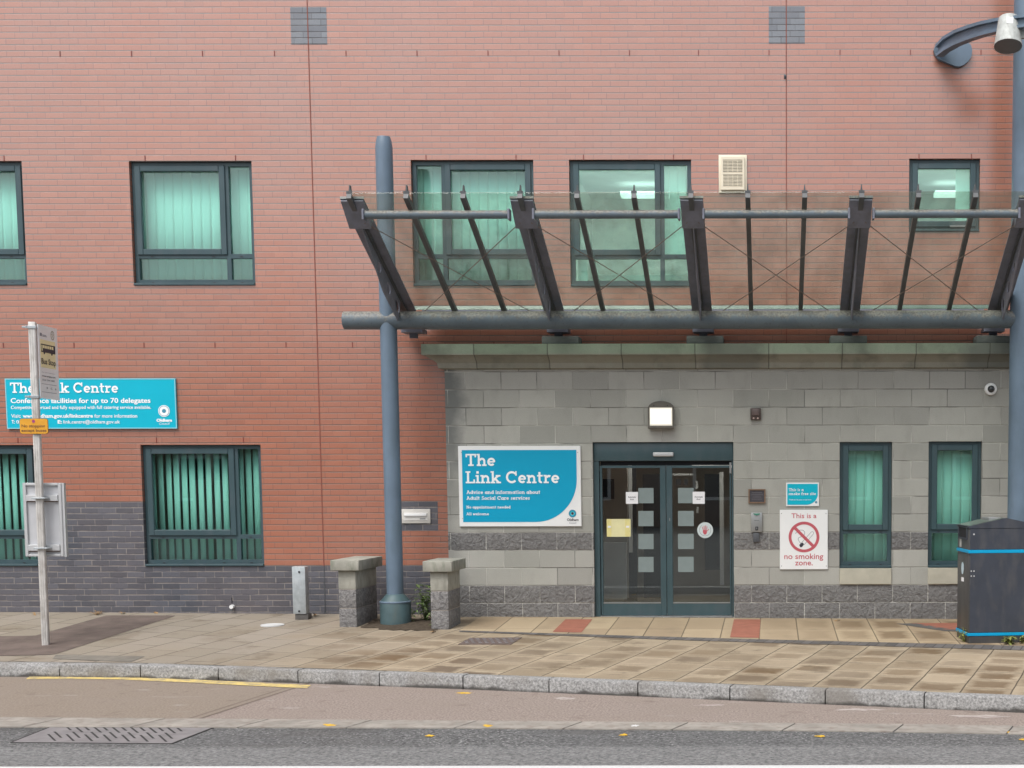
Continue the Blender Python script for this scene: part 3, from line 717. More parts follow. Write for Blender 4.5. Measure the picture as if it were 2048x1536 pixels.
for x, ya, yb in ((632, -40, 1226), (1573, -40, 690)):
    X = at(x, 600, 0).x; obj('movement_joint', BX(X-.006, X+.006, -.0045, .003, max(zP1, at(x, yb, 0).z), ZT-.05), M_JOINT, bld)
X = at(632, 600, 0).x; obj('plinth_joint', BX(X-.006, X+.006, -.0045, .003, -.2, zP1-.001), M_GREYP, bld)
bm = bmesh.new(); box(bm, X0, X0+.3, .3, 9, -.6, ZT-.2); box(bm, X1-.3, X1, .3, 9, -.6, ZT-.2); box(bm, X0, X1, 9, 9.3, -.6, ZT-.2)
obj('outer_wall', bm, M_RED, bld)
obj('roof', BX(X0+.001, X1-.001, .301, 9.2, ZT-.2, ZT-.02), M_DKSL, bld)
obj('coping', BX(X0-.05, X1+.05, -.05, .36, ZT+.001, ZT+.09), M_STONE, bld)
def weep(xpx, ypx):
    p = at(xpx, ypx, 0); k = math.floor((p.z-BZ0)/.075); z = BZ0+.075*k
    return p.x, z
wb = None
rows = [[(x, 105) for x in (120, 263, 405, 549, 692)]+[(x, 104) for x in (834, 976, 1118, 1259, 1397, 1538, 1680, 1821, 1962)],
        [(x, 688) for x in (7, 148, 288, 430, 572, 705, 847, 988)]]
wl = [q for r in rows for q in r]
for a, b, c, d in ((262, 507, 0, 0), (824, 1068, 0, 0), (1139, 1383, 0, 0)): wl += [(a+28, 313), (b-36, 313)]
wl += [(8, 313), (1838, 309), (1943, 309), (36, 882), (313, 881), (487, 881)]
for (xp, yp) in wl:
    X, Z = weep(xp, yp)
    if wb is None:
        wb = obj('weep_vent', BX(-.0055, .0055, -.004, .004, .008, .075), M_WEEP, bld); base = wb
        off = WL[bld.name]; wb.location = Vector((X, 0, Z))
        for vtx in wb.data.vertices: vtx.co += off
        wb.location = Vector((X, 0, Z))-off
    else:
        c = wb.copy(); COL.objects.link(c); c.parent = bld; c.location = Vector((X, 0, Z))-off

p_ = at(466, 1213, 0); obj('overflow_outlet', CY((p_.x, -.06, p_.z), (p_.x, -.004, p_.z), .026, .026, 16), M_WHITE, bld)
p_ = at(464, 1203, 0); obj('weep_slot', BX(p_.x-.005, p_.x+.005, -.0045, .002, p_.z-.02, p_.z+.05), M_DARK, bld)
def window(parent, r, yf, mull=None, trans=None, sash=0, blind='shut', label=None, deep=2.0, single=False):
    """r = X0,X1,Z0,Z1; mull/trans as fractions from left / top; sash = 0 left field, 1 right field carries the opening light"""
    x0, x1, z0, z1 = r; g = .004; x0 += g; x1 -= g; z1 -= g
    y0, y1 = yf+.06, yf+.12; fw, mw = .05, .055
    fr = bmesh.new(); sill = .03
    zb = z0+sill
    box(fr, x0, x0+fw, y0, y1, zb, z1); box(fr, x1-fw, x1, y0, y1, zb, z1)
    box(fr, x0+fw, x1-fw, y0, y1, z1-fw, z1); box(fr, x0+fw, x1-fw, y0, y1, zb, zb+fw)
    ix0, ix1, iz0, iz1 = x0+fw, x1-fw, zb+fw, z1-fw
    xm = x0+(x1-x0)*mull if mull else None; zt = z1-(z1-z0)*trans if trans else None
    if xm: box(fr, xm-mw/2, xm+mw/2, y0+.001, y1-.001, iz0, iz1)
    cols = [(ix0, xm-mw/2), (xm+mw/2, ix1)] if xm else [(ix0, ix1)]
    if zt:
        for a, b in cols: box(fr, a, b, y0+.0015, y1-.0015, zt-mw/2, zt+mw/2)
    rws = [(zt+mw/2, iz1), (iz0, zt-mw/2)] if zt else [(iz0, iz1)]
    w_ = obj('window', fr, M_FRAME, parent)
    if label: w_['label'] = label
    sm = bmesh.new(); box(sm, x0-.004+.006, x1-.002, yf-.022, y1, z0+.002, z0+sill-.001, .004, 1)
    obj('sill', sm, M_FRAME, w_)
    for i, (a, b) in enumerate(cols):
        for j, (c, d) in enumerate(rws):
            aa, bb, cc, dd = a, b, c, d
            if i == sash and j == 0:
                s_ = bmesh.new(); t = .062; e = .006; ya, yb = y0-.02, y0+.035
                box(s_, a-.012, a+t, ya, yb, c-.012, d+.012, e, 1); box(s_, b-t, b+.012, ya, yb, c-.012, d+.012, e, 1)
                box(s_, a+t, b-t, ya+.0005, yb, d-t, d+.012, e, 1); box(s_, a+t, b-t, ya+.0005, yb, c-.012, c+t, e, 1)
                obj('sash', s_, M_FRAME, w_); aa, bb, cc, dd = a+t, b-t, c+t, d-t
            obj('pane', BX(aa-.004, bb+.004, y0+.036, y0+.044, cc-.004, dd+.004), M_GLASS, w_)
    if zt:
        for a, b in cols:
            for k in ((.15, .85) if b-a > .5 else (.5,)):
                xx = a+(b-a)*k
                for zz in (zt-.004, zb+.012): obj('drainage_cap', BX(xx-.016, xx+.016, y0-.006, y0+.001, zz-.005, zz+.005), M_BLACKP, w_)
    # vertical blind behind the glass
    if blind:
        s_ = bmesh.new(); pitch = .118; x = x0+.03; rnd = random.Random(int(x0*100))
        if blind == 'shut': ang, wd = D2R(4), .125
        elif blind == 'open': ang, wd = D2R(-14), .086; pitch = .104
        lim = x1-.02
        yb = yf+.235
        sl_z0 = zb+.03
        while x < lim:
            a2 = ang+rnd.uniform(-.05, .05)*(1 if blind == 'shut' else 1.6); c_, s2 = math.cos(a2)*wd/2, math.sin(a2)*wd/2
            # a slightly curled strip
            P = []
            for k in range(5):
                t = k/4*2-1; bulge = (1-t*t)*.007
                P.append((x+c_*t-math.sin(a2)*bulge, yb+s2*t-math.cos(a2)*bulge))
            lo = [s_.verts.new((p[0], p[1], sl_z0+rnd.uniform(-.004, .004))) for p in P]; hi = [s_.verts.new((p[0], p[1], z1-.05)) for p in P]
            for k in range(4): f = s_.faces.new((lo[k], lo[k+1], hi[k+1], hi[k])); f.smooth = True
            x += pitch*(1+rnd.uniform(-.06, .06))
        bl = obj('blind', s_, M_SLAT, w_)
        md = bl.modifiers.new('thick', 'SOLIDIFY'); md.thickness = .0012
        obj('blind_rail', BX(x0+.02, x1-.02, yb-.03, yb+.03, z1-.048, z1-.006), M_SLAT, w_)
    m = .14; ry = max(.3, yf+.3)+.003
    rb = bmesh.new(); a, b, c, d, e, f = x0-m, x1+m, ry, ry+deep, z0-m, z1+m
    vv = [rb.verts.new(p) for p in ((a, c, e), (b, c, e), (b, d, e), (a, d, e), (a, c, f), (b, c, f), (b, d, f), (a, d, f))]
    for q in ((0, 1, 2, 3), (4, 7, 6, 5), (1, 5, 6, 2), (3, 2, 6, 7), (0, 3, 7, 4)): rb.faces.new([vv[i] for i in q])
    if blind == 'shut':
        obj('room_fill_light', BX(x0+.1, x1-.1, ry+.75, ry+1.05, f-.06, f-.01), M_BLINDFILL if yf == 0 else M_PORCHFILL, w_)  # unseen panel added so the shut blinds come up brighter
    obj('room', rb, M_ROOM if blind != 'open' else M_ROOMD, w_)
    return w_
window(bld, Wn['W1'], 0, .245, .757, 1, 'shut')
window(bld, Wn['W2'], 0, .776, .757, 0, 'shut')
window(bld, Wn['W3'], 0, .255, .757, 1, 'shut')
w4 = window(bld, Wn['W4'], 0, .757, .757, 0, None, 'upper window without a drawn blind, lit ceiling visible', 2.9)
w5 = window(bld, Wn['W5'], 0, None, None, 0, None, 'small single upper window', 2.6)
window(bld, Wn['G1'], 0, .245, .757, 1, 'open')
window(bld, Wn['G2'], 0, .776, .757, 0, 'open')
# what can be seen inside the two upper rooms: ceiling lights, part-drawn blinds, a desk; fill panels added out of view
x0, x1, z0, z1 = Wn['W4']
obj('ceiling_light', BX(at(1240, 385, 2.0).x, at(1345, 385, 2.0).x, 2.0, 2.25, at(1300, 390, 2.0).z, at(1300, 382, 2.0).z), M_TUBEL, w4)
bm = bmesh.new()
for i in range(3): box(bm, x1-.40+.11*i, x1-.40+.11*i+.105, .2, .202, z0+.42, z1-.03)
obj('blind', bm, M_SLAT, w4)
obj('blind', BX(x0+.07, x0+.19, .19, .192, z0+.06, z0+.42), M_SLAT, w4)
obj('room_fill_light', BX(x0+.1, x1-.1,   .36, .72, z1+.085, z1+.13), M_ROOMFILL, w4)  # extra panel hidden above the window head, added to brighten the room
obj('desk', BX(x0+.2, x1-.1, .7, 1.3, z0+.05, z0+.24), M_ROOMG, w4)
x0, x1, z0, z1 = Wn['W5']
obj('ceiling_light', BX(at(1871, 384, 2.0).x, at(1935, 384, 2.0).x, 2.0, 2.25, at(1890, 388.5, 2.0).z, at(1890, 380.5, 2.0).z), M_TUBEL, w5)
obj('blind', BX(x1-.28, x1-.05, .2, .202, z0+.08, z1-.06), M_SLAT, w5)
obj('room_fill_light', BX(x0+.1, x1-.1, .36, .70, z1+.085, z1+.13), M_ROOMFILL, w5)  # hidden panel added to brighten this small room as well
obj('handle', BX(x1-.37, x1-.15, .03, .045, z0+.065, z0+.085, .003, 1), M_STEEL, w5)
# ================================================================== ENTRANCE BLOCK
por = thing('entrance_block', 'single storey grey concrete block entrance with a moulded stone cornice', 'building', (-.5, -.1, 0))
XL, XR = at(892.5, 900, YP).x, at(2034, 900, YP).x
zc = lambda y, o: at(1400, y, YP-o).z
cT, cB, cC, cL, cE = zc(687, .23), zc(710, .23), zc(725.5, .085), zc(735.5, .07), zc(738, .02)
obj('wall', wall(XL, XR, -.35, cE+.05, YP, .197, list(Pn.values())), M_BLOCK, por)
bm = bmesh.new()
prof = [(-.02, cE), (.018, cE), (.062, cL), (.075, cC), (.10, cC+.025), (.16, (cB+cC)/2+.02), (.2, cB), (.23, cB+.008), (.23, cT), (-.19, cT), (-.19, cE)]
path = lambda o: [(XL-o, -.002), (XL-o, YP-o), (XR+o*0, YP-o)]
rg = []
for o, z in prof:
    if o > -.1: rg.append([bm.verts.new((a, b, z)) for a, b in path(o)])
    else: rg.append([bm.verts.new((XL+.05, -.002, z)), bm.verts.new((XL+.05, -.003, z)), bm.verts.new((XR, -.003, z))])
for i in range(len(rg)):
    A, B = rg[i], rg[(i+1) % len(rg)]
    for k in range(2): bm.faces.new((A[k], A[k+1], B[k+1], B[k]))
bm.faces.new([q[2] for q in rg])
obj('cornice', bm, M_CORN, por)
for xc, hw in ((1124, 36), (1411, 36), (1696, 36), (1984, 34)):
    c = at(xc, 680, -.25); w_ = hw/157
    obj('padstone', BX(c.x-w_, c.x+w_, -.40, -.08, cT+.001, zc(672.5, .15), .012, 2), M_PAD, por)
for k in ('P1', 'P2'):
    r = Pn[k]; window(por, r, YP, None, .71, 0, 'shut')
    obj('stone_sill', BX(r[0]+.003, r[1]-.003, YP-.03, YP+.1, at(1700, 1168.5, YP).z, r[2]-.003, .006, 1), M_SILL, por)
# --- automatic doors
dx0, dx1, dz0, dz1 = Pn['D']; e = .004
fz = lambda y: at(1327, y, YP+.06).z
fx_ = lambda x, y=1080: at(x, y, YP+.06).x
fy = YP+.06
fr = bmesh.new()
zh = fz(922)
box(fr, dx0+e, fx_(1199.5), fy, fy+.12, dz0-.02, zh); box(fr, fx_(1464), dx1-e, fy, fy+.12, dz0-.02, zh)
box(fr, dx0+e, dx1-e, fy-.012, fy+.14, zh+.001, dz1-e, .008, 2)
df = obj('door_frame', fr, M_FRAME, por)
obj('threshold', BX(fx_(1199.5)+.001, fx_(1464)-.001, fy-.02, fy+.3, dz0-.05, dz0+.012), M_STEEL, df)
obj('motion_sensor', BX(fx_(1306.5, 908), fx_(1347.5, 908), fy-.06, fy-.013, fz(913), fz(904.5), .012, 3), M_ALU, df)
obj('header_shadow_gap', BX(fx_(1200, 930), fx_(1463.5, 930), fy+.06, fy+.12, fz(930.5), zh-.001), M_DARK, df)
obj('safety_strip', BX(fx_(1459.5), fx_(1463.5), fy-.012, fy-.001, fz(947), fz(925), .002, 1), M_STEEL, df)
dl = None
for side, (xa, xb) in enumerate(((1200.5, 1332.3), (1333.2, 1463))):
    a, b = fx_(xa), fx_(xb); y0, y1 = fy+.02, fy+.065; zb_, zt_ = dz0+.016, fz(931)
    s0, s1 = (.030, .075) if side == 0 else (.075, .022)
    lf = bmesh.new()
    box(lf, a, a+s0, y0, y1, zb_, zt_, .004, 1); box(lf, b-s1, b, y0, y1, zb_, zt_, .004, 1)
    box(lf, a+s0, b-s1, y0+.001, y1-.001, zt_-.03, zt_); box(lf, a+s0, b-s1, y0+.001, y1-.001, zb_, fz(1205))
    leaf = obj('door_leaf', lf, M_FRAME, por)
    obj('pane', BX(a+s0-.003, b-s1+.003, y0+.018, y0+.026, fz(1205)-.003, zt_-.027), M_DGLASS, leaf)
    obj('glazing_bead', BX(a+s0, b-s1, y0-.004, y0+.0005, fz(1207), fz(1205)), M_STEEL, leaf)
    xs = (1276, 1306.5) if side == 0 else (1355.5, 1387)
    for q in range(4):
        ya = (976, 1022, 1068, 1114)[q]
        obj('frosted_square', BX(fx_(xs[0], ya), fx_(xs[1], ya), y0+.014, y0+.0165, fz(ya+30.5), fz(ya)), M_FROST, leaf)
    if side == 1: obj('lock', BX(a+.035, a+.047, y0-.006, y0+.001, fz(1042), fz(1036.5), .003, 1), M_STEEL, leaf)
# --- the hall behind the doors
hx0, hx1, hy0, hy1, hz0, hz1 = dx0-.6, dx1+.6, .304, 4.2, dz0-.03, dz1+.25
rb = bmesh.new()
vv = [rb.verts.new(p) for p in ((hx0, hy0, hz0), (hx1, hy0, hz0), (hx1, hy1, hz0), (hx0, hy1, hz0), (hx0, hy0, hz1), (hx1, hy0, hz1), (hx1, hy1, hz1), (hx0, hy1, hz1))]
for q in ((4, 7, 6, 5), (1, 5, 6, 2), (3, 2, 6, 7), (0, 3, 7, 4)): rb.faces.new([vv[i] for i in q])
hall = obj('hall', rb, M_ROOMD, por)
obj('hall_floor', BX(hx0, hx1, -.05, hy1, hz0-.1, dz0-.001), M_ROOMF, hall)
H = lambda x, y, Y: at(x, y, Y)
def hb(name, xa, xb, ya, yb, Y, d, m):
    p, q = H(xa, yb, Y), H(xb, ya, Y); obj(name, BX(p.x, q.x, Y, Y+d, p.z, q.z), m, hall)
hb('partition', 1150, 1254, 900, 1196, 1.2, .06, M_ROOMD)
hb('counter_panel', 1150, 1252.5, 1085, 1199, 1.1, .06, M_ROOMG)
hb('door_post', 1258, 1263, 925, 1105, 1.8, .06, M_ROOMG)
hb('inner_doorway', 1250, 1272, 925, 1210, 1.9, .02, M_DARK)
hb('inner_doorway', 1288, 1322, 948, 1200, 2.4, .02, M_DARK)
hb('noticeboard', 1206, 1228, 958, 998, 1.19, .008, M_DARK)
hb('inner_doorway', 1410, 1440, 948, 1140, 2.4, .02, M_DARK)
hb('door_post', 1440, 1447, 944, 1170, 2.3, .06, M_ROOMG)
hb('wall_sign', 1344, 1386, 947, 951, 2.5, .02, M_ROOMG)
hb('wall_sign', 1352, 1362, 958, 970, 2.5, .02, M_BLACKP)
hb('wall_sign', 1368, 1376, 958, 970, 2.5, .02, M_BLACKP)
hb('wall_sign', 1392, 1396, 962, 978, 2.5, .02, M_ROOMG)
hb('wall_sign', 1393, 1397, 1014, 1026, 2.5, .02, M_ROOMG)
obj('hall_fill_light', BX(-1.6, -.9, 1.0, 1.6, hz1-.06, hz1-.01), M_HALLFILL, hall)  # unseen panel added to lift the dark hall
obj('ceiling_light', BX(H(1385, 931, 1.4).x, H(1475, 931, 1.4).x, 1.3, 1.45, H(1400, 935.5, 1.4).z, H(1400, 930, 1.4).z), M_STRIPL, hall)
# ================================================================== CANOPY AND COLUMNS
YT = -.8
def col(name, label, xc, yc, r, ytop, base):
    c = at(xc, yc, YT); t = thing(name, label, 'column', (c.x, YT, gz(c.x, YT)), 'steel columns carrying the canopy')
    bm = bmesh.new(); zb = gz(c.x, YT)-.02; zt = at(xc, ytop, YT).z if ytop > -100 else 9.0
    lathe(bm, (c.x, YT, 0), [(r, zb), (r, zt-.17), (r*.985, zt-.11), (r*.9, zt-.05), (r*.77, zt)], 40)
    obj('shaft', bm, M_COLUMN, t)
    if base:
        z1, z2 = at(xc, 1203, YT-.1).z, at(xc, 1190, YT-.1).z
        bm = bmesh.new(); lathe(bm, (c.x, YT, 0), [(.186, zb), (.186, z1-.012), (.18, z1), (.12, z2-.01), (.112, z2), (r*.99, z2+.006)], 40)
        obj('base_sleeve', bm, M_COLB, t)
        bm = bmesh.new(); lathe(bm, (c.x, YT, 0), [(.188, z1-.022), (.191, z1-.016), (.191, z1-.006), (.18, z1+.004)], 40, cap=False)
        obj('collar', bm, M_COLUMN, t)
    return t, c
M_COLB = pm('green_grey_base_paint', (.062, .105, .115), .5, .2, 5, .1, 40, .4, 0, (.10, .115, .10), .5)
tl, cl_ = col('steel_column', 'blue grey steel column standing between the two small stone piers', 775.5, 600, .101, 274, True)
tr_, cr_ = col('steel_column', 'thicker blue grey steel column behind the litter bin, cut by the picture edge', 2044, 640, .145, -500, True)
can = thing('glass_canopy', 'sloping glass canopy on dark steel beams over the entrance', 'canopy', (-.86, -.6, cT))
XB = [-.861+1.817*k for k in (-2, -1, 0, 1, 2)]
def solveY(xpx, ypx, X):
    a, b = -6.0, 0.0
    for _ in range(50):
        m = (a+b)/2
        if abs(at(xpx, ypx, m).x) > abs(X): a, b = a, b; b_ = m
        # |x| grows with distance (larger Y)
        if abs(at(xpx, ypx, m).x) > abs(X): b = m
        else: a = m
    return (a+b)/2
YB1 = solveY(704, 398, XB[0])                       # outer end of the beams
YTIP = YB1-.1                                       # outer end of the glazing bars
zT = at(1400, 639.5, YT).z
tb = bmesh.new(); lt = at(688.5, 639, YT)
cyl(tb, (lt.x, YT, zT), (6.0, YT, zT), .107, .107, 40)
obj('main_tube', tb, M_TUBE, can)
pB = Vector((0, -.12, at(1400, 662, -.12).z)); pT = Vector((0, YB1, at(1385, 398, YB1).z))
ax = (pT-pB); LB_ = ax.length; ax.normalize(); nd = Vector((0, ax.z, -ax.y))     # nd: down and outward
if nd.z > 0: nd = -nd
FWD = .245
for i, X in enumerate(XB):
    fl = bmesh.new(); th = .016
    A = pB+Vector((X, 0, 0)); B = pT+Vector((X, 0, 0)); hx = Vector((FWD/2, 0, 0))
    slab(fl, [A-hx, B-hx, B+hx, A+hx], -nd*th)
    bmo = obj('beam', fl, M_BEAM, can)
    cp_ = bmesh.new(); slab(cp_, [B-hx*1.04+ax*.0008, B+hx*1.04+ax*.0008, B+hx*1.04-nd*.03+ax*.0008, B-hx*1.04-nd*.03+ax*.0008], ax*.014)
    obj('end_plate', cp_, M_TUBE, bmo)
    # tapering web with three oval holes
    wb_ = bmesh.new(); n = 24; pts = []
    def dep(t): return .05+.25*max(0, min(1, (t-.06)/.42))**1.2-.10*max(0, (t-.75)/.25)**2
    TE = .725
    for k in range(n+1): pts.append((TE*k/n, .001))
    for k in range(n, -1, -1): pts.append((TE*k/n, dep(TE*k/n)))
    to3 = lambda t, d: B-ax*(LB_*t)+nd*d+Vector((-.006, 0, 0))
    vs = [wb_.verts.new(to3(*p)) for p in pts]; es = [wb_.edges.new((vs[k], vs[(k+1) % len(vs)])) for k in range(len(vs))]
    for t, rl, rd in ((.40, .075, .05), (.545, .09, .062), (.69, .095, .068)):
        c = [(t+rl/LB_*math.cos(q*math.pi/10), dep(t)*.52+rd*math.sin(q*math.pi/10)) for q in range(20)]
        hv = [wb_.verts.new(to3(*p)) for p in c]; es += [wb_.edges.new((hv[k], hv[(k+1) % 20])) for k in range(20)]
    bmesh.ops.triangle_fill(wb_, use_beauty=True, edges=es)
    rr = bmesh.ops.extrude_face_region(wb_, geom=wb_.faces[:])
    bmesh.ops.translate(wb_, verts=[g for g in rr['geom'] if isinstance(g, bmesh.types.BMVert)], vec=(.012, 0, 0))
    obj('web', wb_, M_BEAM, bmo)
    bx2 = bmesh.new(); q_ = [B-hx*.98+nd*.001, B+hx*.98+nd*.001, B+hx*.98+nd*.001-ax*.36, B-hx*.98+nd*.001-ax*.36]; 
    lo_ = [q_[0]+nd*.02, q_[1]+nd*.02, q_[2]+nd*.12, q_[3]+nd*.12]; va_ = [bx2.verts.new(p) for p in q_]; vb_ = [bx2.verts.new(p) for p in lo_]
    bx2.faces.new(va_); bx2.faces.new(vb_[::-1])
    for k in range(4): bx2.faces.new((va_[k], va_[(k+1) % 4], vb_[(k+1) % 4], vb_[k]))
    obj('end_box', bx2, M_BEAM, bmo)
    # foot bearing on the padstone
    ft = bmesh.new(); zf = at(1400, 666, -.2).z
    box(ft, X-.13, X+.13, -.33, -.07, zf, zf+.05, .004, 1); box(ft, X-.05, X+.05, -.24, -.20, cT+.09, zf-.0005)
    obj('foot', ft, M_BEAM, bmo)
Y2 = -2.63; z2 = at(1400, 428.5, Y2).z
for i in range(4):
    a, b = XB[i]+FWD/2+.009, XB[i+1]-FWD/2-.009
    t_ = CY((a, Y2, z2), (b, Y2, z2), .0445, .0445, 24); r_ = obj('upper_tube', t_, M_TUBE, can)
    for x_ in (a, b): obj('bracket', BX(x_-.011, x_+.011, Y2-.06, Y2+.06, z2-.06, z2+.055, .004, 1), M_BEAM, r_)
bB = Vector((0, -.40, at(1400, 632, -.40).z)); bT = Vector((0, YTIP, at(1385, 386.5, YTIP).z))
bx_ = (bT-bB).normalized(); bn = Vector((0, -bx_.z, bx_.y)); bn = bn if bn.z > 0 else -bn
XBAR = [XB[0]+1.817/3*k for k in range(13)]
bar0 = None
for k, X in enumerate(XBAR):
    b_ = bmesh.new(); h = Vector((.026, 0, 0)); o_ = Vector((X, 0, 0))
    slab(b_, [bB-h+o_, bT-h+o_, bT+h+o_, bB+h+o_], -bn*.055)
    slab(b_, [bB-h*.35+o_+bn*.02, bT-h*.35+o_+bn*.02, bT+h*.35+o_+bn*.02, bB+h*.35+o_+bn*.02], bn*.012)
    ob = obj('glazing_bar', b_, M_BAR, can)
    f_ = bmesh.new()
    slab(f_, [bT+o_+Vector((-.03, 0, .002)), bT+o_+Vector((.03, 0, .002)), bT+o_+Vector((.03, 0, .028)), bT+o_+Vector((-.03, 0, .028))], (0, .02, 0))
    slab(f_, [bT+o_+Vector((-.016, .022, .0)), bT+o_+Vector((.012, .022, .0)), bT+o_+Vector((.004, .022, .095)), bT+o_+Vector((-.004, .022, .095))], (0, .05, 0))
    obj('end_clip', f_, M_BAR, ob)
gl0 = bB+bx_*.16+bn*.002; gl1 = bT+bn*.002
for k in range(12):
    a, b = XBAR[k]+.012, XBAR[k+1]-.012
    g_ = SL([gl0+Vector((a, 0, 0)), gl1+Vector((a, 0, 0)), gl1+Vector((b, 0, 0)), gl0+Vector((b, 0, 0))], bn*.015)
    gp = obj('glass_panel', g_, M_CGLASS, can)
    e_ = SL([gl0-bx_*.006+Vector((a, 0, 0)), gl0-bx_*.006+Vector((b, 0, 0)), gl0-bx_*.006+Vector((b, 0, 0))+bn*.05, gl0-bx_*.006+Vector((a, 0, 0))+bn*.05], bx_*.005)
    obj('glass_edge', e_, M_GEDGE, gp)
gz1 = at(1400, 613, -.22).z
obj('gutter', BX(XB[0]+.13, XB[4]-.13, -.30, -.14, zT-.02, gz1, .006, 1), M_BEAM, can)
for i in range(4):
    for s_ in (0, 1):
        xa, xb = (XB[i]+.06, XB[i+1]-.06) if s_ == 0 else (XB[i+1]-.06, XB[i]+.06)
        up = pT-ax*.28+nd*.10; lo = pB+ax*.36+nd*.08
        r_ = CY(up+Vector((xa, 0, 0)), lo+Vector((xb, 0, 0)), .005, .005, 8); obj('tie_rod', r_, M_ROD, can)
# ================================================================== SMALL PIERS
def pier(label, q, front, back, capq, rot):
    """front-face pixel edges of the shaft at its foot"""
    a, b = ground(q[0], front), ground(q[1], front); w_ = b.x-a.x; L = back; zb = gz(a.x, a.y)-.05
    t = thing('stone_pier', label, 'pier', (a.x+w_/2, a.y, gz(a.x, a.y)), 'low stone piers beside the column')
    zt = at(q[0], capq[1], a.y).z; zc2 = at(q[0], capq[0], a.y).z; ov = .068
    RM = Matrix.Translation((a.x, a.y, 0)) @ Matrix.Rotation(D2R(rot), 4, 'Z')
    bm = bmesh.new()
    z_ = zb; nrow = 3; hgt = (zt-(zb+.05))/nrow
    for k in range(nrow):
        z0_ = zb+.05+hgt*k-(.05 if k == 0 else 0); z1_ = zb+.05+hgt*(k+1)-.008
        s_ = BX(0, w_, 0, L, z0_, z1_, .008, 2); s_.transform(RM)
        nm = 'smooth_block' if k == nrow-1 else 'rough_block'
        obj(nm, s_, M_PIERS if k == nrow-1 else M_PIERR, t)
    s_ = BX(.006, w_-.006, .006, L-.006, zb, zt-.001); s_.transform(RM); obj('mortar', s_, M_MORT, t)
    s_ = BX(-ov, w_+ov, -ov, L+ov*.6, zt, zc2, .008, 2)
    for v in s_.verts:      # a slight ridge to shed water
        if v.co.z > zt+.06: v.co.z += .02*(1-abs(v.co.x-w_/2)/(w_/2+ov))
    s_.transform(RM); obj('cap', s_, M_STONE, t)
def split_face():
    n = NB('split_face_stone', .9, .25)
    c = n.mix(n.mr(n.noise(22, 6, None, .65, .8), .3, .7), (.125, .122, .125), (.29, .282, .275)); n.col(c)
    n.bump(n.noise(14, 6, None, .6, 1.2), 1.0, .03); return n.m
M_PIERR = split_face(); M_PIERS = pm('smooth_pier_block', (.35, .345, .30), .85, .15, 7, .4, 90, .25, 0, (.19, .185, .16), .5)
M_MORT = pm('pale_mortar', (.33, .30, .27), .9, .1, 12)
pier('low stone pier left of the blue column, with a mossy cap', (679, 714.5), 1254, .72, (1120, 1140.5), -3.5)
pier('low stone pier right of the blue column, against the entrance block', (862.5, 898.5), 1259, .52, (1122, 1143), -2.5)
# ================================================================== SIGNS
def curved_board(bm, x0, x1, z0, z1, Y, cx, cz, th=.001):
    """rectangle whose lower right corner is a quarter ellipse starting at (x1, cz) and ending at (cx, z0)"""
    P = [(x0, z0), (cx, z0)]
    for i in range(1, 16):
        t = i/16*math.pi/2; P.append((cx+(x1-cx)*math.sin(t), cz-(cz-z0)*math.cos(t)))
    P += [(x1, cz), (x1, z1), (x0, z1)]
    slab(bm, [Vector((a, Y-th, b)) for a, b in P], (0, th, 0))
def px_line(fn, txt, xa, xb, yb, cap, Y, mat, parent, **k):
    p, q = at(xa, yb, Y), at(xb, yb, Y); c = at(xa, yb-cap, Y).z-p.z
    return obj('lettering', fn(txt, p.x, q.x, p.z, c, Y, **k), mat, parent)
YS = YP-.03
def logo(xc, yc, ro, Y, parent, m_out, m_in, dot):
    c = at(xc, yc, Y); s = (at(xc+1, yc, Y)-c).x; bm = bmesh.new(); ring(bm, (c.x, c.z), ro*.45*s, ro*s, Y)
    o = obj('logo', bm, m_out, parent)
    bm = bmesh.new(); disc(bm, (c.x, c.z), ro*.34*s, Y-.0005); obj('logo_dot', bm, dot, parent)
    return o
r = prect(917.5, 1162, 892, 1053, YS)
t = thing('entrance_sign', 'large white and teal entrance sign left of the glass doors', 'sign', (r[0], YS, r[2]))
obj('board', BX(r[0], r[1], YS, YP-.002, r[2], r[3], .004, 1), M_WHITE, t)
b = prect(925, 1153.8, 900, 1044, YS); bm = bmesh.new(); curved_board(bm, *b, YS-.0015, at(1072, 1044, YS).x, at(1153, 958, YS).z)
obj('teal_field', bm, M_TEAL, t)
Y = YS-.0035
px_line(slab_text, 'The', 931, 991, 932, 24.2, Y, M_TEXTW, t); px_line(slab_text, 'Link Centre', 931.5, 1119, 966.6, 24.2, Y, M_TEXTW, t)
px_line(slab_text, 'Advice and information about', 933, 1080.5, 988, 7.2, Y, M_TEXTW, t); px_line(slab_text, 'Adult Social Care services', 933, 1060, 999.7, 7.2, Y, M_TEXTW, t)
px_line(slab_text, 'No appointment needed', 933, 1021, 1017, 5.6, Y, M_TEXTW, t); px_line(slab_text, 'All welcome', 933, 978, 1030.5, 5.4, Y, M_TEXTW, t)
logo(1145, 1027, 7.6, Y, t, M_LOGOB, None, M_TEXTD); bm = bmesh.new(); c = at(1145, 1027, Y); ring(bm, (c.x, c.z), .021, .034, Y-.0008); obj('logo_ring', bm, M_TEAL2, t)
px_line(sans_text, 'Oldham', 1134, 1157, 1041.8, 5.2, Y, M_TEXTD, t, bold=.02); px_line(sans_text, 'Council', 1138.5, 1152.5, 1047.5, 3.6, Y, M_TEXTG, t)
bm = bmesh.new()
for x, y in ((922.6, 905), (1155.5, 905), (925, 1037)): c = at(x, y, YS); disc(bm, (c.x, c.z), .005, YS-.0016)
obj('fixing_screw', bm, M_TEXTG, t)
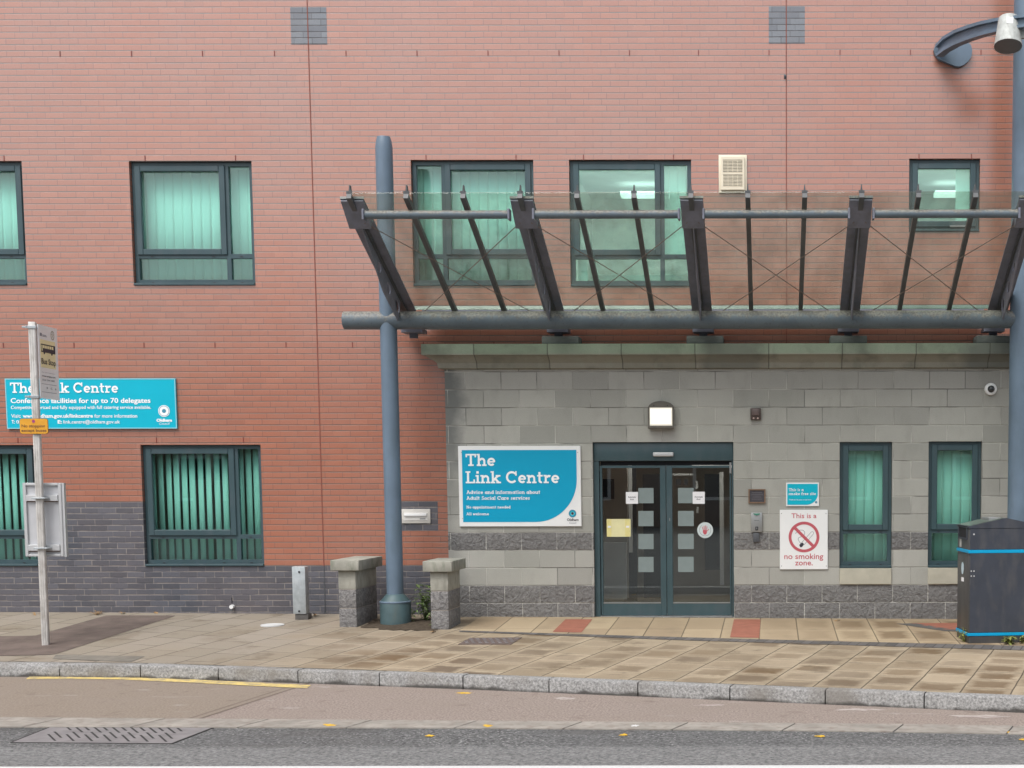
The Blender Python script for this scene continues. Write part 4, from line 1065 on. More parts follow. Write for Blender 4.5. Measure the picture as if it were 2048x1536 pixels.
# conference banner on the brick wall
YS2 = -.03
r = prect(11.8, 352.2, 757, 857.3, YS2)
t = thing('conference_sign', 'wide turquoise conference sign on the red brick behind the bus stop', 'sign', (r[0], YS2, r[2]))
obj('board', BX(r[0], r[1], YS2, -.002, r[2], r[3], .003, 1), M_TEAL2, t)
bm = bmesh.new(); xa, xb, za, zb = r; g = .012
for q in ((xa, xb, zb-g, zb), (xa, xb, za, za+g), (xa, xa+g, za+g, zb-g), (xb-g, xb, za+g, zb-g)): box(bm, q[0], q[1], YS2-.002, YS2+.0, q[2], q[3])
obj('edge_trim', bm, pm('pale_blue_trim', (.25, .58, .66), .4, .03), t)
Y = YS2-.003
px_line(slab_text, 'The Link Centre', 20.5, 237, 785.8, 20.5, Y, M_TEXTW, t)
px_line(sans_text, 'Conference facilities for up to 70 delegates', 21.5, 301, 806, 10, Y, M_TEXTW, t, bold=.022)
px_line(sans_text, 'Competitively priced and fully equipped with full catering service available.', 22, 302, 818, 6.8, Y, M_TEXTW, t, bold=.012)
px_line(sans_text, 'Visit:', 22.5, 42, 835.3, 7.4, Y, M_TEXTW, t, bold=.01); px_line(sans_text, 'www.oldham.gov.uk/linkcentre', 45.5, 186, 835.3, 7.4, Y, M_TEXTW, t, bold=.03)
px_line(sans_text, 'for more information', 189, 274.5, 835.3, 7.4, Y, M_TEXTW, t, bold=.01)
px_line(sans_text, 'T:', 23.5, 29.5, 847, 7, Y, M_TEXTW, t, bold=.03); px_line(sans_text, '0', 33, 38, 847, 7, Y, M_TEXTW, t, bold=.01)
px_line(sans_text, 'E:', 115.5, 124, 847, 7, Y, M_TEXTW, t, bold=.03); px_line(sans_text, 'link.centre@oldham.gov.uk', 127, 240, 847, 7, Y, M_TEXTW, t, bold=.01)
c = at(328, 822, Y); bm = bmesh.new(); ring(bm, (c.x, c.z), .066, .074, Y); obj('logo_ring', bm, M_TEXTW, t)
bm = bmesh.new(); ring(bm, (c.x, c.z), .0595, .066, Y); obj('logo_ring', bm, M_LOGOB, t)
bm = bmesh.new(); ring(bm, (c.x, c.z), .026, .059, Y); obj('logo_ring', bm, M_TEXTW, t); bm = bmesh.new(); disc(bm, (c.x, c.z), .0255, Y); obj('logo_dot', bm, M_LOGOB, t)
px_line(sans_text, 'Oldham', 313, 344, 843.3, 5.8, Y, M_TEXTW, t, bold=.05); px_line(sans_text, 'Council', 318.5, 339, 849.5, 4.6, Y, M_TEXTW, t)
# smoke free sign
YS = YP-.02
r = prect(1572.2, 1638, 965.2, 1012.5, YS)
t = thing('smoke_free_sign', 'small teal and white sign above the no smoking notice', 'sign', (r[0], YS, r[2]))
obj('board', BX(r[0], r[1], YS, YP-.002, r[2], r[3], .003, 1), M_WHITE, t)
b = prect(1574.6, 1635.6, 967.8, 1009.6, YS); bm = bmesh.new(); curved_board(bm, *b, YS-.001, at(1612, 1009, YS).x, at(1635, 988, YS).z); obj('teal_field', bm, M_TEAL2, t)
Y = YS-.003
px_line(slab_text, 'This is a', 1577.5, 1607, 982.3, 5.6, Y, M_TEXTW, t); px_line(slab_text, 'smoke free site', 1577, 1632, 990.2, 5.6, Y, M_TEXTW, t)
px_line(sans_text, 'Thank you for your co-operation', 1578, 1622.5, 1000.6, 2.8, Y, M_TEXTW, t)
logo(1632.2, 1004.5, 2.2, Y, t, M_LOGOB, None, M_TEXTG)
# no smoking notice
YS = YP-.022
r = prect(1559.6, 1655.6, 1019.8, 1138.8, YS)
t = thing('no_smoking_sign', 'white no smoking notice with a red crossed cigarette', 'sign', (r[0], YS, r[2]))
obj('board', BX(r[0], r[1], YS, YP-.002, r[2], r[3], .003, 1), M_WHITE, t)
Y = YS-.001
px_line(sans_text, 'This is a', 1583, 1633, 1036.2, 10, Y, M_TEXTR, t, bold=.012); px_line(sans_text, 'no smoking', 1568.5, 1646.5, 1118, 11.5, Y, M_TEXTR, t, bold=.012); px_line(sans_text, 'zone.', 1590, 1625.5, 1130.6, 11.2, Y, M_TEXTR, t, bold=.012)
c = at(1608, 1074, Y); s = .00637
def pp(x, y): return (c.x+(x-1608)*s, c.z-(y-1074)*s)
def pline(bm, pts, wd, Y):
    for i, ((a, b), (d, e_)) in enumerate(zip(pts, pts[1:])):
        dx, dy = d-a, e_-b; l = math.hypot(dx, dy) or 1; nx, ny = -dy/l*wd/2, dx/l*wd/2
        bm.faces.new([bm.verts.new((p[0], Y-.00004*(i % 3), p[1])) for p in (pp(a+nx, b+ny), pp(d+nx, e_+ny), pp(d-nx, e_-ny), pp(a-nx, b-ny))])
bm = bmesh.new()
pline(bm, [(1603.5, 1085), (1622.5, 1064), (1624.5, 1063), (1627, 1064.5), (1627, 1067.5), (1608, 1090)], .8, Y)
pline(bm, [(1590.5, 1067), (1594, 1064.5), (1600, 1060), (1606, 1060.5), (1609.5, 1064), (1609, 1069), (1605, 1072.5), (1598, 1075), (1596, 1078), (1599, 1084), (1601, 1086)], .9, Y)
obj('cigarette', bm, M_TEXTG, t)
bm = bmesh.new(); bm.faces.new([bm.verts.new((pp(x, y)[0], Y-.0003, pp(x, y)[1])) for x, y in ((1598.5, 1090), (1602, 1085.5), (1606, 1085.5), (1608, 1089), (1604, 1094), (1600.5, 1094.5))]); obj('cigarette_tip', bm, M_TEXTD, t)
bm = bmesh.new(); ring(bm, (c.x, c.z), 25*s, 30.7*s, Y-.0008, N=56); obj('prohibition_ring', bm, M_TEXTR, t)
bm = bmesh.new(); k = .7071; a_ = 27*s*k; wq = 3.0*s*k
bm.faces.new([bm.verts.new((c.x+x, Y-.0014, c.z+z)) for x, z in ((-a_-wq, a_-wq), (-a_+wq, a_+wq), (a_+wq, -a_+wq), (a_-wq, -a_-wq))]); obj('prohibition_bar', bm, M_TEXTR, t)
bm = bmesh.new()
for x, y in ((1563, 1027), (1652, 1027), (1563, 1132), (1652.5, 1132)): q = at(x, y, YS); disc(bm, (q.x, q.z), .006, YS-.0008)
obj('fixing_screw', bm, M_STEEL, t)
# ================================================================== FITTINGS ON THE WALLS
r = prect(1496.8, 1531, 978, 1006.3, YP)
t = thing('plaque', 'small dark plaque in a bronze frame right of the doors', 'plaque', (r[0], YP, r[2]))
fr = bmesh.new(); x0, x1, z0, z1 = r; f = .016
for q in ((x0, x1, z1-f, z1), (x0, x1, z0, z0+f), (x0, x0+f, z0+f, z1-f), (x1-f, x1, z0+f, z1-f)): box(fr, q[0], q[1], YP-.03, YP-.002, q[2], q[3])
obj('frame', fr, M_BRONZE, t); obj('plate', BX(x0+f, x1-f, YP-.02, YP-.002, z0+f, z1-f), M_SLATE, t)
bm = bmesh.new()
for k, (a, b) in enumerate(((.2, .8), (.15, .85), (.25, .75), (.2, .8))):
    z = z1-.045-.028*k; box(bm, x0+(x1-x0)*a, x0+(x1-x0)*b, YP-.0212, YP-.0201, z-.004, z+.004)
obj('engraving', bm, pm('worn_engraving', (.11, .10, .11), .5), t)
r = prect(1502.3, 1524.6, 1025.3, 1064, YP)
t = thing('entry_panel', 'brushed steel entry panel with a green flap below the plaque', 'intercom', (r[0], YP, r[2]))
obj('plate', BX(r[0], r[1], YP-.035, YP-.002, r[2], r[3], .006, 2), M_STEEL, t)
x0, x1, z0, z1 = r; c = (x0+x1)/2
obj('green_flap', SL([(x0+.025, YP-.036, z1-.008), (x1-.025, YP-.036, z1-.008), (x1-.035, YP-.04, z1-.022), (c, YP-.044, z1-.034), (x0+.04, YP-.04, z1-.024)], (0, -.004, 0)), pm('green_plastic', (.02, .16, .10), .4), t)
obj('button', BX(c-.018, c+.018, YP-.042, YP-.0352, z0+.022, z0+.07, .003, 1), M_BLACKP, t); obj('button_mark', BX(c-.004, c+.006, YP-.0432, YP-.0421, z0+.035, z0+.06), M_STEEL, t)
obj('speaker_slot', BX(c-.03, c+.03, YP-.0362, YP-.0351, z0+.148, z0+.152), M_BLACKP, t)
r = prect(1506.2, 1518.6, 1065.3, 1084.2, YP)
bm = bmesh.new(); box(bm, r[0], r[1], YP-.03, YP-.002, r[2], r[3], .008, 2)
tag(obj('card_reader', bm, M_GREYP), 'small dark card reader under the steel entry panel', 'card reader')
r = prect(1501, 1522, 816.5, 840, YP)
t = thing('motion_detector', 'small brown box detector high on the block wall', 'detector', (r[0], YP, r[2]))
obj('housing', BX(r[0], r[1], YP-.05, YP-.002, r[2], r[3], .01, 2), M_BROWNP, t)
obj('face', BX(r[0]+.025, r[1]-.025, YP-.07, YP-.0505, r[2]+.055, r[3]-.01, .008, 2), pm('mauve_brown_lens', (.13, .095, .09), .35), t)
bm = bmesh.new(); 
for k in (.3, .7): cx_ = r[0]+(r[1]-r[0])*k; cyl(bm, (cx_, YP-.064, r[2]+.02), (cx_, YP-.0505, r[2]+.02), .011, .011, 12)
obj('led', bm, pm('pinkish_led', (.5, .38, .34), .3), t)
# bulkhead light over the doors
r = prect(1298, 1348, 815, 857, YP)
t = thing('bulkhead_light', 'lit bulkhead lamp above the glass doors', 'lamp', (r[0], YP, r[2]))
x0, x1, z0, z1 = r; cx_ = (x0+x1)/2; hw = (x1-x0)/2
P = [(x0, z0), (x1, z0), (x1, z1)]+[(cx_+hw*math.cos(a), z1+.078*math.sin(a)) for a in [math.pi*i/14 for i in range(1, 14)]]+[(x0, z1)]
bm = SL([Vector((a, YP-.002, b)) for a, b in P], (0, -.07, 0)); obj('housing', bm, M_HOUS if 'M_HOUS' in globals() else pm('bronze_grey_lamp_housing', (.115, .105, .09), .5, .15, 14), t)
bm = bmesh.new(); f = .016
P2 = [(x0+f, z0+.035), (x1-f, z0+.035), (x1-f, z1-.005), (x0+f, z1-.005)]
A = [bm.verts.new((a, YP-.0725, b)) for a, b in P2]
Bv = [bm.verts.new((cx_+(a-cx_)*.9, YP-.115, b)) for a, b in ((x0+f, z0+.055), (x1-f, z0+.055), (x1-f, z1-.035), (x0+f, z1-.035))]
for k in range(4): bm.faces.new((A[k], A[(k+1) % 4], Bv[(k+1) % 4], Bv[k]))
bm.faces.new(Bv); bm.faces.new(A[::-1]); bmesh.ops.recalc_face_normals(bm, faces=bm.faces)
obj('diffuser', bm, M_LAMP, t)
bm = bmesh.new(); box(bm, x0-.006, x1+.006, YP-.12, YP-.0735, z0-.004, z0+.033, .006, 2)
hood = [(x0, z1-.004), (x1, z1-.004)]+[(cx_+hw*math.cos(a), z1+.05*math.sin(a)) for a in [math.pi*i/14 for i in range(1, 14)]]
slab(bm, [Vector((a, YP-.0735, b)) for a, b in hood], (0, -.035, 0))
box(bm, x0-.004, x0+f-.001, YP-.105, YP-.0735, z0+.034, z1-.005); box(bm, x1-f+.001, x1+.004, YP-.105, YP-.0735, z0+.034, z1-.005)
obj('guard', bm, pm('bronze_grey_lamp_housing', (.115, .105, .09), .5, .15, 14), t)
bm = bmesh.new()
for dx_ in (-.085, .085): cyl(bm, (cx_+dx_, YP-.109, z1+.02), (cx_+dx_, YP-.1086, z1+.02), .008, .008, 10); cyl(bm, (cx_+dx_, YP-.113, z1+.02), (cx_+dx_, YP-.1085, z1+.02), .008, .008, 10)
obj('screw', bm, M_BLACKP, t)
# dome camera
c = at(1981, 778.5, YP)
t = thing('dome_camera', 'white round dome camera high on the block wall near the right column', 'camera', (c.x, YP, c.z-.08))
bm = bmesh.new(); lathe(bm, (c.x, YP-.002, c.z), [(.078, 0), (.078, .02), (.072, .04), (.055, .05), (.046, .05)], 32, 'Y'); obj('housing', bm, M_WHITE, t)
bm = bmesh.new(); lathe(bm, (c.x, YP-.052, c.z), [(.0455, -.004), (.043, .012), (.034, .026), (.018, .036), (.004, .039)], 28, 'Y'); obj('dome', bm, M_LENS, t)
# letterbox
r = prect(802, 861.5, 1018, 1046.5, 0)
t = thing('letterbox', 'white letterbox plate in the dark brick surround beside the column', 'letterbox', (r[0], 0, r[2]))
x0, x1, z0, z1 = r; obj('plate', BX(x0, x1, -.022, -.004, z0, z1, .004, 2), pm('off_white_enamel', (.60, .58, .54), .4, .05, 12), t)
obj('inner_plate', BX(x0+.04, x1-.03, -.028, -.0225, z0+.035, z1-.04, .003, 1), pm('pale_enamel', (.68, .67, .64), .4, .04, 12), t)
obj('flap', BX(x0+.05, x1-.045, -.045, -.0285, z1-.095, z1-.058, .008, 2), M_WHITE, t); obj('nameplate', BX(x1-.135, x1-.06, -.0295, -.0285, z0+.05, z0+.066), M_STEEL, t)
# extract vent
r = prect(1437.5, 1494, 310.5, 387, 0)
t = thing('wall_vent', 'cream plastic extract vent beside the upper windows', 'vent', (r[0], 0, r[2]))
x0, x1, z0, z1 = r; obj('backplate', BX(x0, x1, -.03, -.002, z0, z1, .008, 2), M_CREAM, t)
gx0, gx1 = x0+.058, x1-.056; ga = (z1-.068, z1-.228); gb = (z0+.225, z0+.072)
fr = bmesh.new(); ix0, ix1, iz0, iz1 = x0+.032, x1-.032, z0+.035, z1-.032; ya, yb = -.062, -.0305
box(fr, ix0, gx0, ya, yb, iz0, iz1); box(fr, gx1, ix1, ya, yb, iz0, iz1); box(fr, gx0, gx1, ya, yb, ga[0], iz1); box(fr, gx0, gx1, ya, yb, gb[0], ga[1]); box(fr, gx0, gx1, ya, yb, iz0, gb[1])
obj('cover', fr, M_CREAM, t)
obj('duct', BX(gx0, gx1, -.036, -.0308, gb[1], ga[0]), M_DARK, t)
bm = bmesh.new()
for (a, b) in (ga, gb):
    n = 9
    for k in range(n):
        z = b+(a-b)*(k+.5)/n; box(bm, gx0+.0005, gx1-.0005, -.058, -.042, z-.0045, z+.0045)
    for k in (1, 2, 3): x = gx0+(gx1-gx0)*k/4; box(bm, x-.003, x+.003, -.0605, -.0585, b+.001, a-.001)
obj('louvre', bm, M_CREAM, t)
c = at(1570, 154, 0); bm = bmesh.new(); box(bm, c.x-.014, c.x+.018, -.012, -.001, c.z-.022, c.z+.026, .003, 1); box(bm, c.x-.006, c.x+.006, -.05, -.0125, c.z-.006, c.z+.01, .002, 1)
tag(obj('wall_bracket', bm, M_GREYP), 'tiny grey bracket beside the upper brick joint', 'bracket')
# wall mounted street light, upper right
pc = at(1906, 98, -.04)
t = thing('wall_light', 'floodlight on a curved blue arm high on the brick wall', 'lamp', (pc.x, 0, pc.z))
PP = [(1867.5, 100), (1870, 92), (1876, 87), (1890, 84), (1915, 83), (1935, 84), (1942, 90), (1944.5, 100), (1943, 112), (1937, 122), (1928, 129.5), (1919, 133), (1911, 132), (1895, 126), (1876, 117.5), (1870, 109)]
bm = SL([at(x, y, -.06) for x, y in PP], (0, .055, 0)); obj('backplate', bm, M_COLUMN, t)
ctr = [(1878, 102, -.12), (1893, 88, -.3), (1914, 76, -.55), (1940, 66, -.85), (1968, 57.5, -1.15), (1998, 51, -1.42), (2030, 46, -1.62), (2075, 41, -1.75)]
wid = [.075, .088, .088, .084, .08, .075, .07, .065]
Q = [at(*c_) for c_ in ctr]; bm = bmesh.new(); rg = []
for i, p in enumerate(Q):
    d = (Q[min(i+1, len(Q)-1)]-Q[max(i-1, 0)]).normalized(); up = Vector((0, 0, 1)); s_ = d.cross(up).normalized(); up = s_.cross(d)
    h = wid[i]; b2 = .05
    sec = [(-b2, -h), (b2, -h), (b2, -h*.55), (b2*.25, -h*.55), (b2*.25, h*.55), (b2, h*.55), (b2, h), (-b2, h), (-b2, h*.55), (-b2*.25, h*.55), (-b2*.25, -h*.55), (-b2, -h*.55)]
    rg.append([bm.verts.new(p+s_*a+up*b) for a, b in sec])
for A, B in zip(rg, rg[1:]):
    for k in range(12): bm.faces.new((A[k], A[(k+1) % 12], B[(k+1) % 12], B[k]))
bm.faces.new(rg[0]); bm.faces.new(rg[-1][::-1])
obj('arm', bm, M_COLUMN, t)
# lamp head: a tapering drum looking down
lc = at(2016, 93, -1.62); axd = Vector((-.06, -.26, -1)).normalized(); topc = lc-axd*.34
bm = bmesh.new(); s_ = .0061
cyl(bm, lc-axd*.012, topc, .156, .118, 36); cyl(bm, lc+axd*.0, lc-axd*.012, .16, .16, 36, False)
hd = obj('lamp_head', bm, M_HEADL, t)
obj('lens', CY(lc-axd*.004, lc-axd*.012, .156, .156, 36), pm('grey_lamp_glass', (.13, .14, .145), .3, .06), hd)
q = axd.cross(Vector((1, 0, 0))).normalized()
if q.y > 0: q = -q
side = q.cross(axd).normalized(); c = lc-axd*.235+q*.1305
obj('rating_label', SL([c-side*.045-axd*.045, c+side*.03-axd*.045, c+side*.03+axd*.03, c-side*.045+axd*.03], q*.003), M_WHITE, hd)
obj('hinge', SL([lc-axd*.1+Vector((.13, -.03, 0)), lc-axd*.1+Vector((.2, -.03, 0)), lc-axd*.33+Vector((.2, -.03, 0)), lc-axd*.33+Vector((.10, -.03, 0))], (0, .06, 0)), M_HEADL, hd)
# ================================================================== NOTICES ON THE DOORS
Yg = fy+.012
def notice(name, label, cat, r, m, lines=None, group=None):
    q = prect(*r, Yg); t = thing(name, label, cat, (q[0], Yg, q[2]), group)
    obj('sheet', BX(q[0], q[1], Yg, Yg+.003, q[2], q[3]), m, t)
    for (tx, a, b, y, cap) in (lines or []): px_line(sans_text, tx, a, b, y, cap, Yg-.0006, M_TEXTD, t, bold=.02)
notice('door_notice', 'small white automatic door notice on the left door leaf', 'notice', (1251.8, 1276, 984, 1007.5), M_PAPER, [('Automatic', 1256, 1272, 995.5, 3.2), ('door', 1260, 1268, 1000, 3.2)], 'automatic door notices on the glass')
notice('door_notice', 'small white automatic door notice on the right door leaf', 'notice', (1385.3, 1409.5, 983.5, 1007.5), M_PAPER, [('Automatic', 1389, 1405.5, 995.2, 3.2), ('door', 1393, 1401.5, 999.6, 3.2)], 'automatic door notices on the glass')
q = prect(1214.3, 1261.3, 1038, 1073.5, Yg); t = thing('yellow_notice', 'blank pale yellow sheet taped inside the left door leaf', 'notice', (q[0], Yg, q[2]))
obj('sheet', BX(q[0], q[1], Yg, Yg+.003, q[2], q[3]), M_PAPERY, t)
w_ = q[1]-q[0]; M_TAPE = pm('yellowed_tape', (.70, .63, .27), .5, .08, 20)
for a in (.1, .88):
    obj('tape', BX(q[0]+w_*a-.035, q[0]+w_*a+.025, Yg-.0014, Yg-.0003, q[2]+.002, q[3]-.002), M_TAPE, t)
    obj('clip', BX(q[0]+w_*a-.022, q[0]+w_*a+.018, Yg-.0030, Yg-.0016, q[2]+.115, q[2]+.14), M_PAPER, t)
c = at(1410.3, 1060.3, Yg); t = thing('hand_sticker', 'round white sticker with a red hand on the right door leaf', 'sticker', (c.x, Yg, c.z-.1))
bm = SL([Vector((c.x+.101*math.cos(k*math.pi/20), Yg, c.z+.101*math.sin(k*math.pi/20))) for k in range(40)], (0, .002, 0)); obj('disc', bm, pm('bluish_white_vinyl', (.56, .63, .63), .4, .03), t)
bm = bmesh.new(); ring(bm, (c.x, c.z), .070, .0745, Yg-.0012, 120, 395, 40); obj('printed_ring', bm, M_TEXTG, t)
bm = bmesh.new(); Y = Yg-.0014
def hand(pts): bm.faces.new([bm.verts.new((c.x+a*.1, Y, c.z+b*.1)) for a, b in pts])
hand([(-.28, .02), (.22, .02), (.24, -.3), (.12, -.55), (-.16, -.55), (-.3, -.25)])
for a0, b0, a1, b1, wd in ((-.24, .04, -.36, .42, .09), (-.10, .04, -.14, .56, .09), (.04, .04, .08, .60, .09), (.17, .04, .26, .48, .08), (.25, -.12, .48, .14, .09)):
    dx_, dy_ = a1-a0, b1-b0; l = math.hypot(dx_, dy_); nx, ny = -dy_/l*wd/2, dx_/l*wd/2; hand([(a0+nx, b0+ny), (a1+nx, b1+ny), (a1-nx, b1-ny), (a0-nx, b0-ny)])
obj('printed_hand', bm, M_TEXTR, t)
# ================================================================== BUS STOP
b0 = ground(92, 1290); Yb = b0.y; p1 = at(64.5, 644, Yb); axp = (p1-b0).normalized(); Lp = (p1-b0).length
t = thing('bus_stop', 'bus stop pole with a yellow bus flag at the left of the pavement', 'bus stop', b0)
lean = math.atan2(axp.x, axp.z)
RMp = Matrix.Translation(b0) @ Matrix.Rotation(lean, 4, 'Y')
def loc(bm, M_=None): bm.transform(M_ or RMp); return bm
ROTZ = Matrix.Rotation(D2R(14), 4, 'Z')
bm = bmesh.new(); h = .036
box(bm, -h, h, -h, h, -.05, Lp, .008, 2)
for x in (-.022, .0, .022): box(bm, x-.005, x+.005, -h-.004, -h-.0005, -.05, Lp-.05)
pole = obj('pole', loc(bm, RMp @ ROTZ), M_POLE, t)
def clip(z):
    bm = bmesh.new(); box(bm, -.046, .046, -.048, .046, z-.016, z+.016, .004, 1); box(bm, -.10, -.0465, -.03, -.012, z-.008, z+.012, .003, 1); box(bm, -.062, -.0465, -.05, -.03, z-.014, z+.014, .002, 1)
    obj('clamp', loc(bm, RMp @ ROTZ), M_GALV, pole)
zz = lambda y: (at(80, y, Yb)-b0).z/axp.z
for y in (655, 794): clip(zz(y))
# flag standing edge-on to the road
ud = Vector((-.109, 1, 0)).normalized(); nrm = Vector((1, .109, 0)).normalized()
fo = b0+axp*zz(796)+Vector((.045, .02, 0)); FH = zz(648)-zz(796); FL = .5
def fmap(bm):
    for v in bm.verts: x, y, z = v.co; v.co = fo+ud*x+axp*z+nrm*(-y)
    return bm
fl = obj('flag', fmap(BX(0, FL, -.006, .006, 0, FH)), pm('pale_flag_face', (.84, .85, .86), .4, .03, 6), t)
P = lambda u, v_: (FL*u, FH*(1-v_))
bm = bmesh.new(); x0, z1 = P(.07, .195); x1, z0 = P(.86, .575); box(bm, x0, x1, -.0078, -.0062, z0, z1); obj('yellow_panel', fmap(bm), M_YELPALE, fl)
bm = bmesh.new(); x0, z1 = P(.10, .255); x1, z0 = P(.84, .385); box(bm, x0, x1, -.0092, -.008, z0+.016, z1, .004, 1)
for u in (.26, .66): cx_, _ = P(u, 0); cyl(bm, (cx_, -.0094, z0+.016), (cx_, -.0081, z0+.016), .022, .022, 16)
obj('bus_symbol', fmap(bm), M_TEXTD, fl)
bm = bmesh.new()
for k in range(5): a = x0+.045+.058*k; box(bm, a, a+.046, -.0102, -.0094, z1-.045, z1-.012)
box(bm, x0+.008, x0+.034, -.0102, -.0094, z0+.03, z1-.012); obj('bus_window', fmap(bm), M_YELPALE, fl)
def ft(tx, u0, u1, v_, cap, m, bold=.0): a, z = P(u0, v_); b, _ = P(u1, v_); obj('lettering', fmap(sans_text(tx, a, b, z, cap*FH, -.0105, bold)), m, fl)
ft('Bus Stop', .09, .84, .525, .078, M_TEXTD, .015)
ft('For travel information', .10, .78, .648, .014, M_TEXTG); ft('www.gmpte.com', .08, .80, .70, .022, M_TEXTD, .02); ft('0161 244 1000', .10, .74, .755, .024, M_TEXTD)
ft('9   C   6', .30, .82, .865, .028, M_TEXTD)
bm = bmesh.new()
for v_ in (.80, .91): a, z = P(.06, v_); b, _ = P(.86, v_); box(bm, a, b, -.0075, -.0062, z-.002, z+.002)
obj('rule', fmap(bm), M_TEXTG, fl)
bm = bmesh.new(); cx_, cz_ = P(.74, .11); ring(bm, (cx_, cz_), .042, .05, -.008, N=30); 
for a in (20, 100, 160, 230, 300):
    q = D2R(a); bm.faces.new([bm.verts.new((cx_+r*math.cos(q+w_), -.008, cz_+r*math.sin(q+w_))) for r, w_ in ((.008, -.4), (.034, -.1), (.034, .1), (.008, .4))])
obj('emblem', fmap(bm), pm('olive_print', (.30, .28, .14), .5), fl)
bm = bmesh.new(); a, z = P(.08, .135); box(bm, a, a+.045, -.0078, -.0062, z-.012, z+.022); box(bm, a+.06, a+.16, -.0078, -.0062, z, z+.006); box(bm, a+.06, a+.18, -.0078, -.0062, z-.012, z-.006); obj('small_mark', fmap(bm), M_TEXTG, fl)
# amber plate
c0 = at(67.5, 852.5, Yb-.06); sx = (at(68.5, 852.5, Yb-.06)-c0).x
pw, ph = 27.8*sx, 14.8*sx
bm = BX(-pw, pw, -.004, .004, -ph, ph)
bm.free(); bm = bmesh.new(); rr = .028; PPs = []
for cxs, czs, a0 in ((1, 1, 0), (-1, 1, 90), (-1, -1, 180), (1, -1, 270)):
    for k in range(6): q = D2R(a0+18*k); PPs.append((cxs*(pw-rr)+rr*math.cos(q), czs*(ph-rr)+rr*math.sin(q)))
slab(bm, [Vector((a, 0, b)) for a, b in PPs], (0, .005, 0)); PM = Matrix.Translation(c0) @ Matrix.Rotation(lean*.3, 4, 'Y')
am = obj('amber_plate', loc(bm, PM), M_YEL, t)
bm = bmesh.new(); slab(bm, [Vector((a*1.03, .0055, b*1.05)) for a, b in PPs], (0, .004, 0)); obj('plate_backing', loc(bm, PM), pm('brown_plate_edge', (.20, .10, .03), .5), am)
bm = bmesh.new(); disc(bm, (0, .055), .0175, -.0012); obj('symbol', loc(bm, PM), M_PURPLE, am)
bm = bmesh.new(); ring(bm, (0, .055), .0135, .0185, -.002, N=24); obj('symbol_ring', loc(bm, PM), M_TEXTR, am)
for tx, a, b, z in (('No stopping', -.135, .125, -.012), ('except buses', -.14, .14, -.062)):
    obj('lettering', loc(sans_text(tx, a, b, z, .034, -.0012, .018), PM), pm('brown_print', (.12, .06, .03), .6), am)
# back of the timetable case
c1 = at(88, 1039.5, Yb+.09); s1 = (at(89, 1039.5, Yb+.09)-c1).x; W2, H2 = 36.5*s1, 73.5*s1
CM = Matrix.Translation(c1) @ Matrix.Rotation(lean, 4, 'Y') @ Matrix.Rotation(D2R(6), 4, 'Z')
bm = bmesh.new(); box(bm, -W2+.035, W2-.035, .0, .03, -H2+.03, H2-.03); cs = obj('timetable_case', loc(bm, CM), pm('pale_grey_case_back', (.50, .51, .53), .45, .05, 6), t)
bm = bmesh.new()
for q in ((-W2, -W2+.034, -H2, H2), (W2-.034, W2, -H2, H2), (-W2+.034, W2-.034, H2-.03, H2), (-W2+.034, W2-.034, -H2, -H2+.03)): box(bm, q[0], q[1], -.025, .035, q[2], q[3], .004, 1)
box(bm, W2+.0005, W2+.026, -.012, .04, -H2-.004, H2+.0); obj('case_frame', loc(bm, CM), M_ALU, cs)
for z in (.245, -.315):
    bm = BX(-W2+.036, W2-.036, -.036, -.0005, z-.035, z+.035, .004, 1); obj('rail', loc(bm, CM), M_ALU, cs)
    bm = bmesh.new(); box(bm, -.062, .085, -.16, -.037, z-.008, z+.008, .003, 1); obj('pole_clip', loc(bm, CM), M_GALV, cs)
    bm = BX(-W2+.036, W2-.036, -.006, -.0005, z-.045, z-.036); obj('rust_streak', loc(bm, CM), pm('rust', (.14, .08, .05), .8, .2), cs)
# ================================================================== GALVANISED CABINET
a, b = ground(588, 1240), ground(613, 1240); w_ = b.x-a.x; zb = gz(a.x, a.y)
t = thing('service_pillar', 'narrow galvanised service cabinet against the dark brick', 'cabinet', ((a.x+b.x)/2, a.y, zb))
zt, zl = at(600, 1133.5, a.y).z, at(600, 1228, a.y).z
obj('cabinet', BX(a.x-.008, b.x, a.y, a.y+.13, zl, zt, .006, 2), M_GALV, t); obj('plinth', BX(a.x+.008, b.x+.02, a.y+.012, a.y+.15, zb-.05, zl-.002, .01, 2), M_DKSL, t)
bm = bmesh.new()
for y in (1144, 1222.5): q = at(598.5, y, a.y); cyl(bm, (q.x, a.y-.008, q.z), (q.x, a.y-.0005, q.z), .013, .013, 12)
obj('lock', bm, M_BLACKP, t)
# ================================================================== LITTER BIN
bo = ground(1936.5, 1287.5); zb = gz(bo.x, bo.y); rot = D2R(6.5)
t = thing('litter_bin', 'tall dark navy litter bin with bright blue bands and a gabled lid', 'bin', bo)
BM = Matrix.Translation((bo.x, bo.y, 0)) @ Matrix.Rotation(rot, 4, 'Z')
fxv = Vector((math.cos(rot), math.sin(rot), 0)); fnv = Vector((math.sin(rot), -math.cos(rot), 0))
def bp(x, y):
    d = ray(x, y); k = (bo-C0).dot(fnv)/d.dot(fnv); p = C0+d*k; return ((p-bo).dot(fxv), p.z)
WB, DB = .95, .52
ze = bp(1940, 1053)[1]; zp = bp(2013, 1036)[1]; xr = bp(2013, 1036)[0]; WB = 2*xr
z1a, z1b = bp(1940, 1106.5)[1], bp(1940, 1100)[1]; z2a, z2b = bp(1940, 1272)[1], bp(1940, 1266)[1]
bd = bmesh.new(); box(bd, 0, WB, 0, DB, zb-.02, ze-.02, .008, 2); obj('body', loc(bd, BM), M_BINSIDE, t)
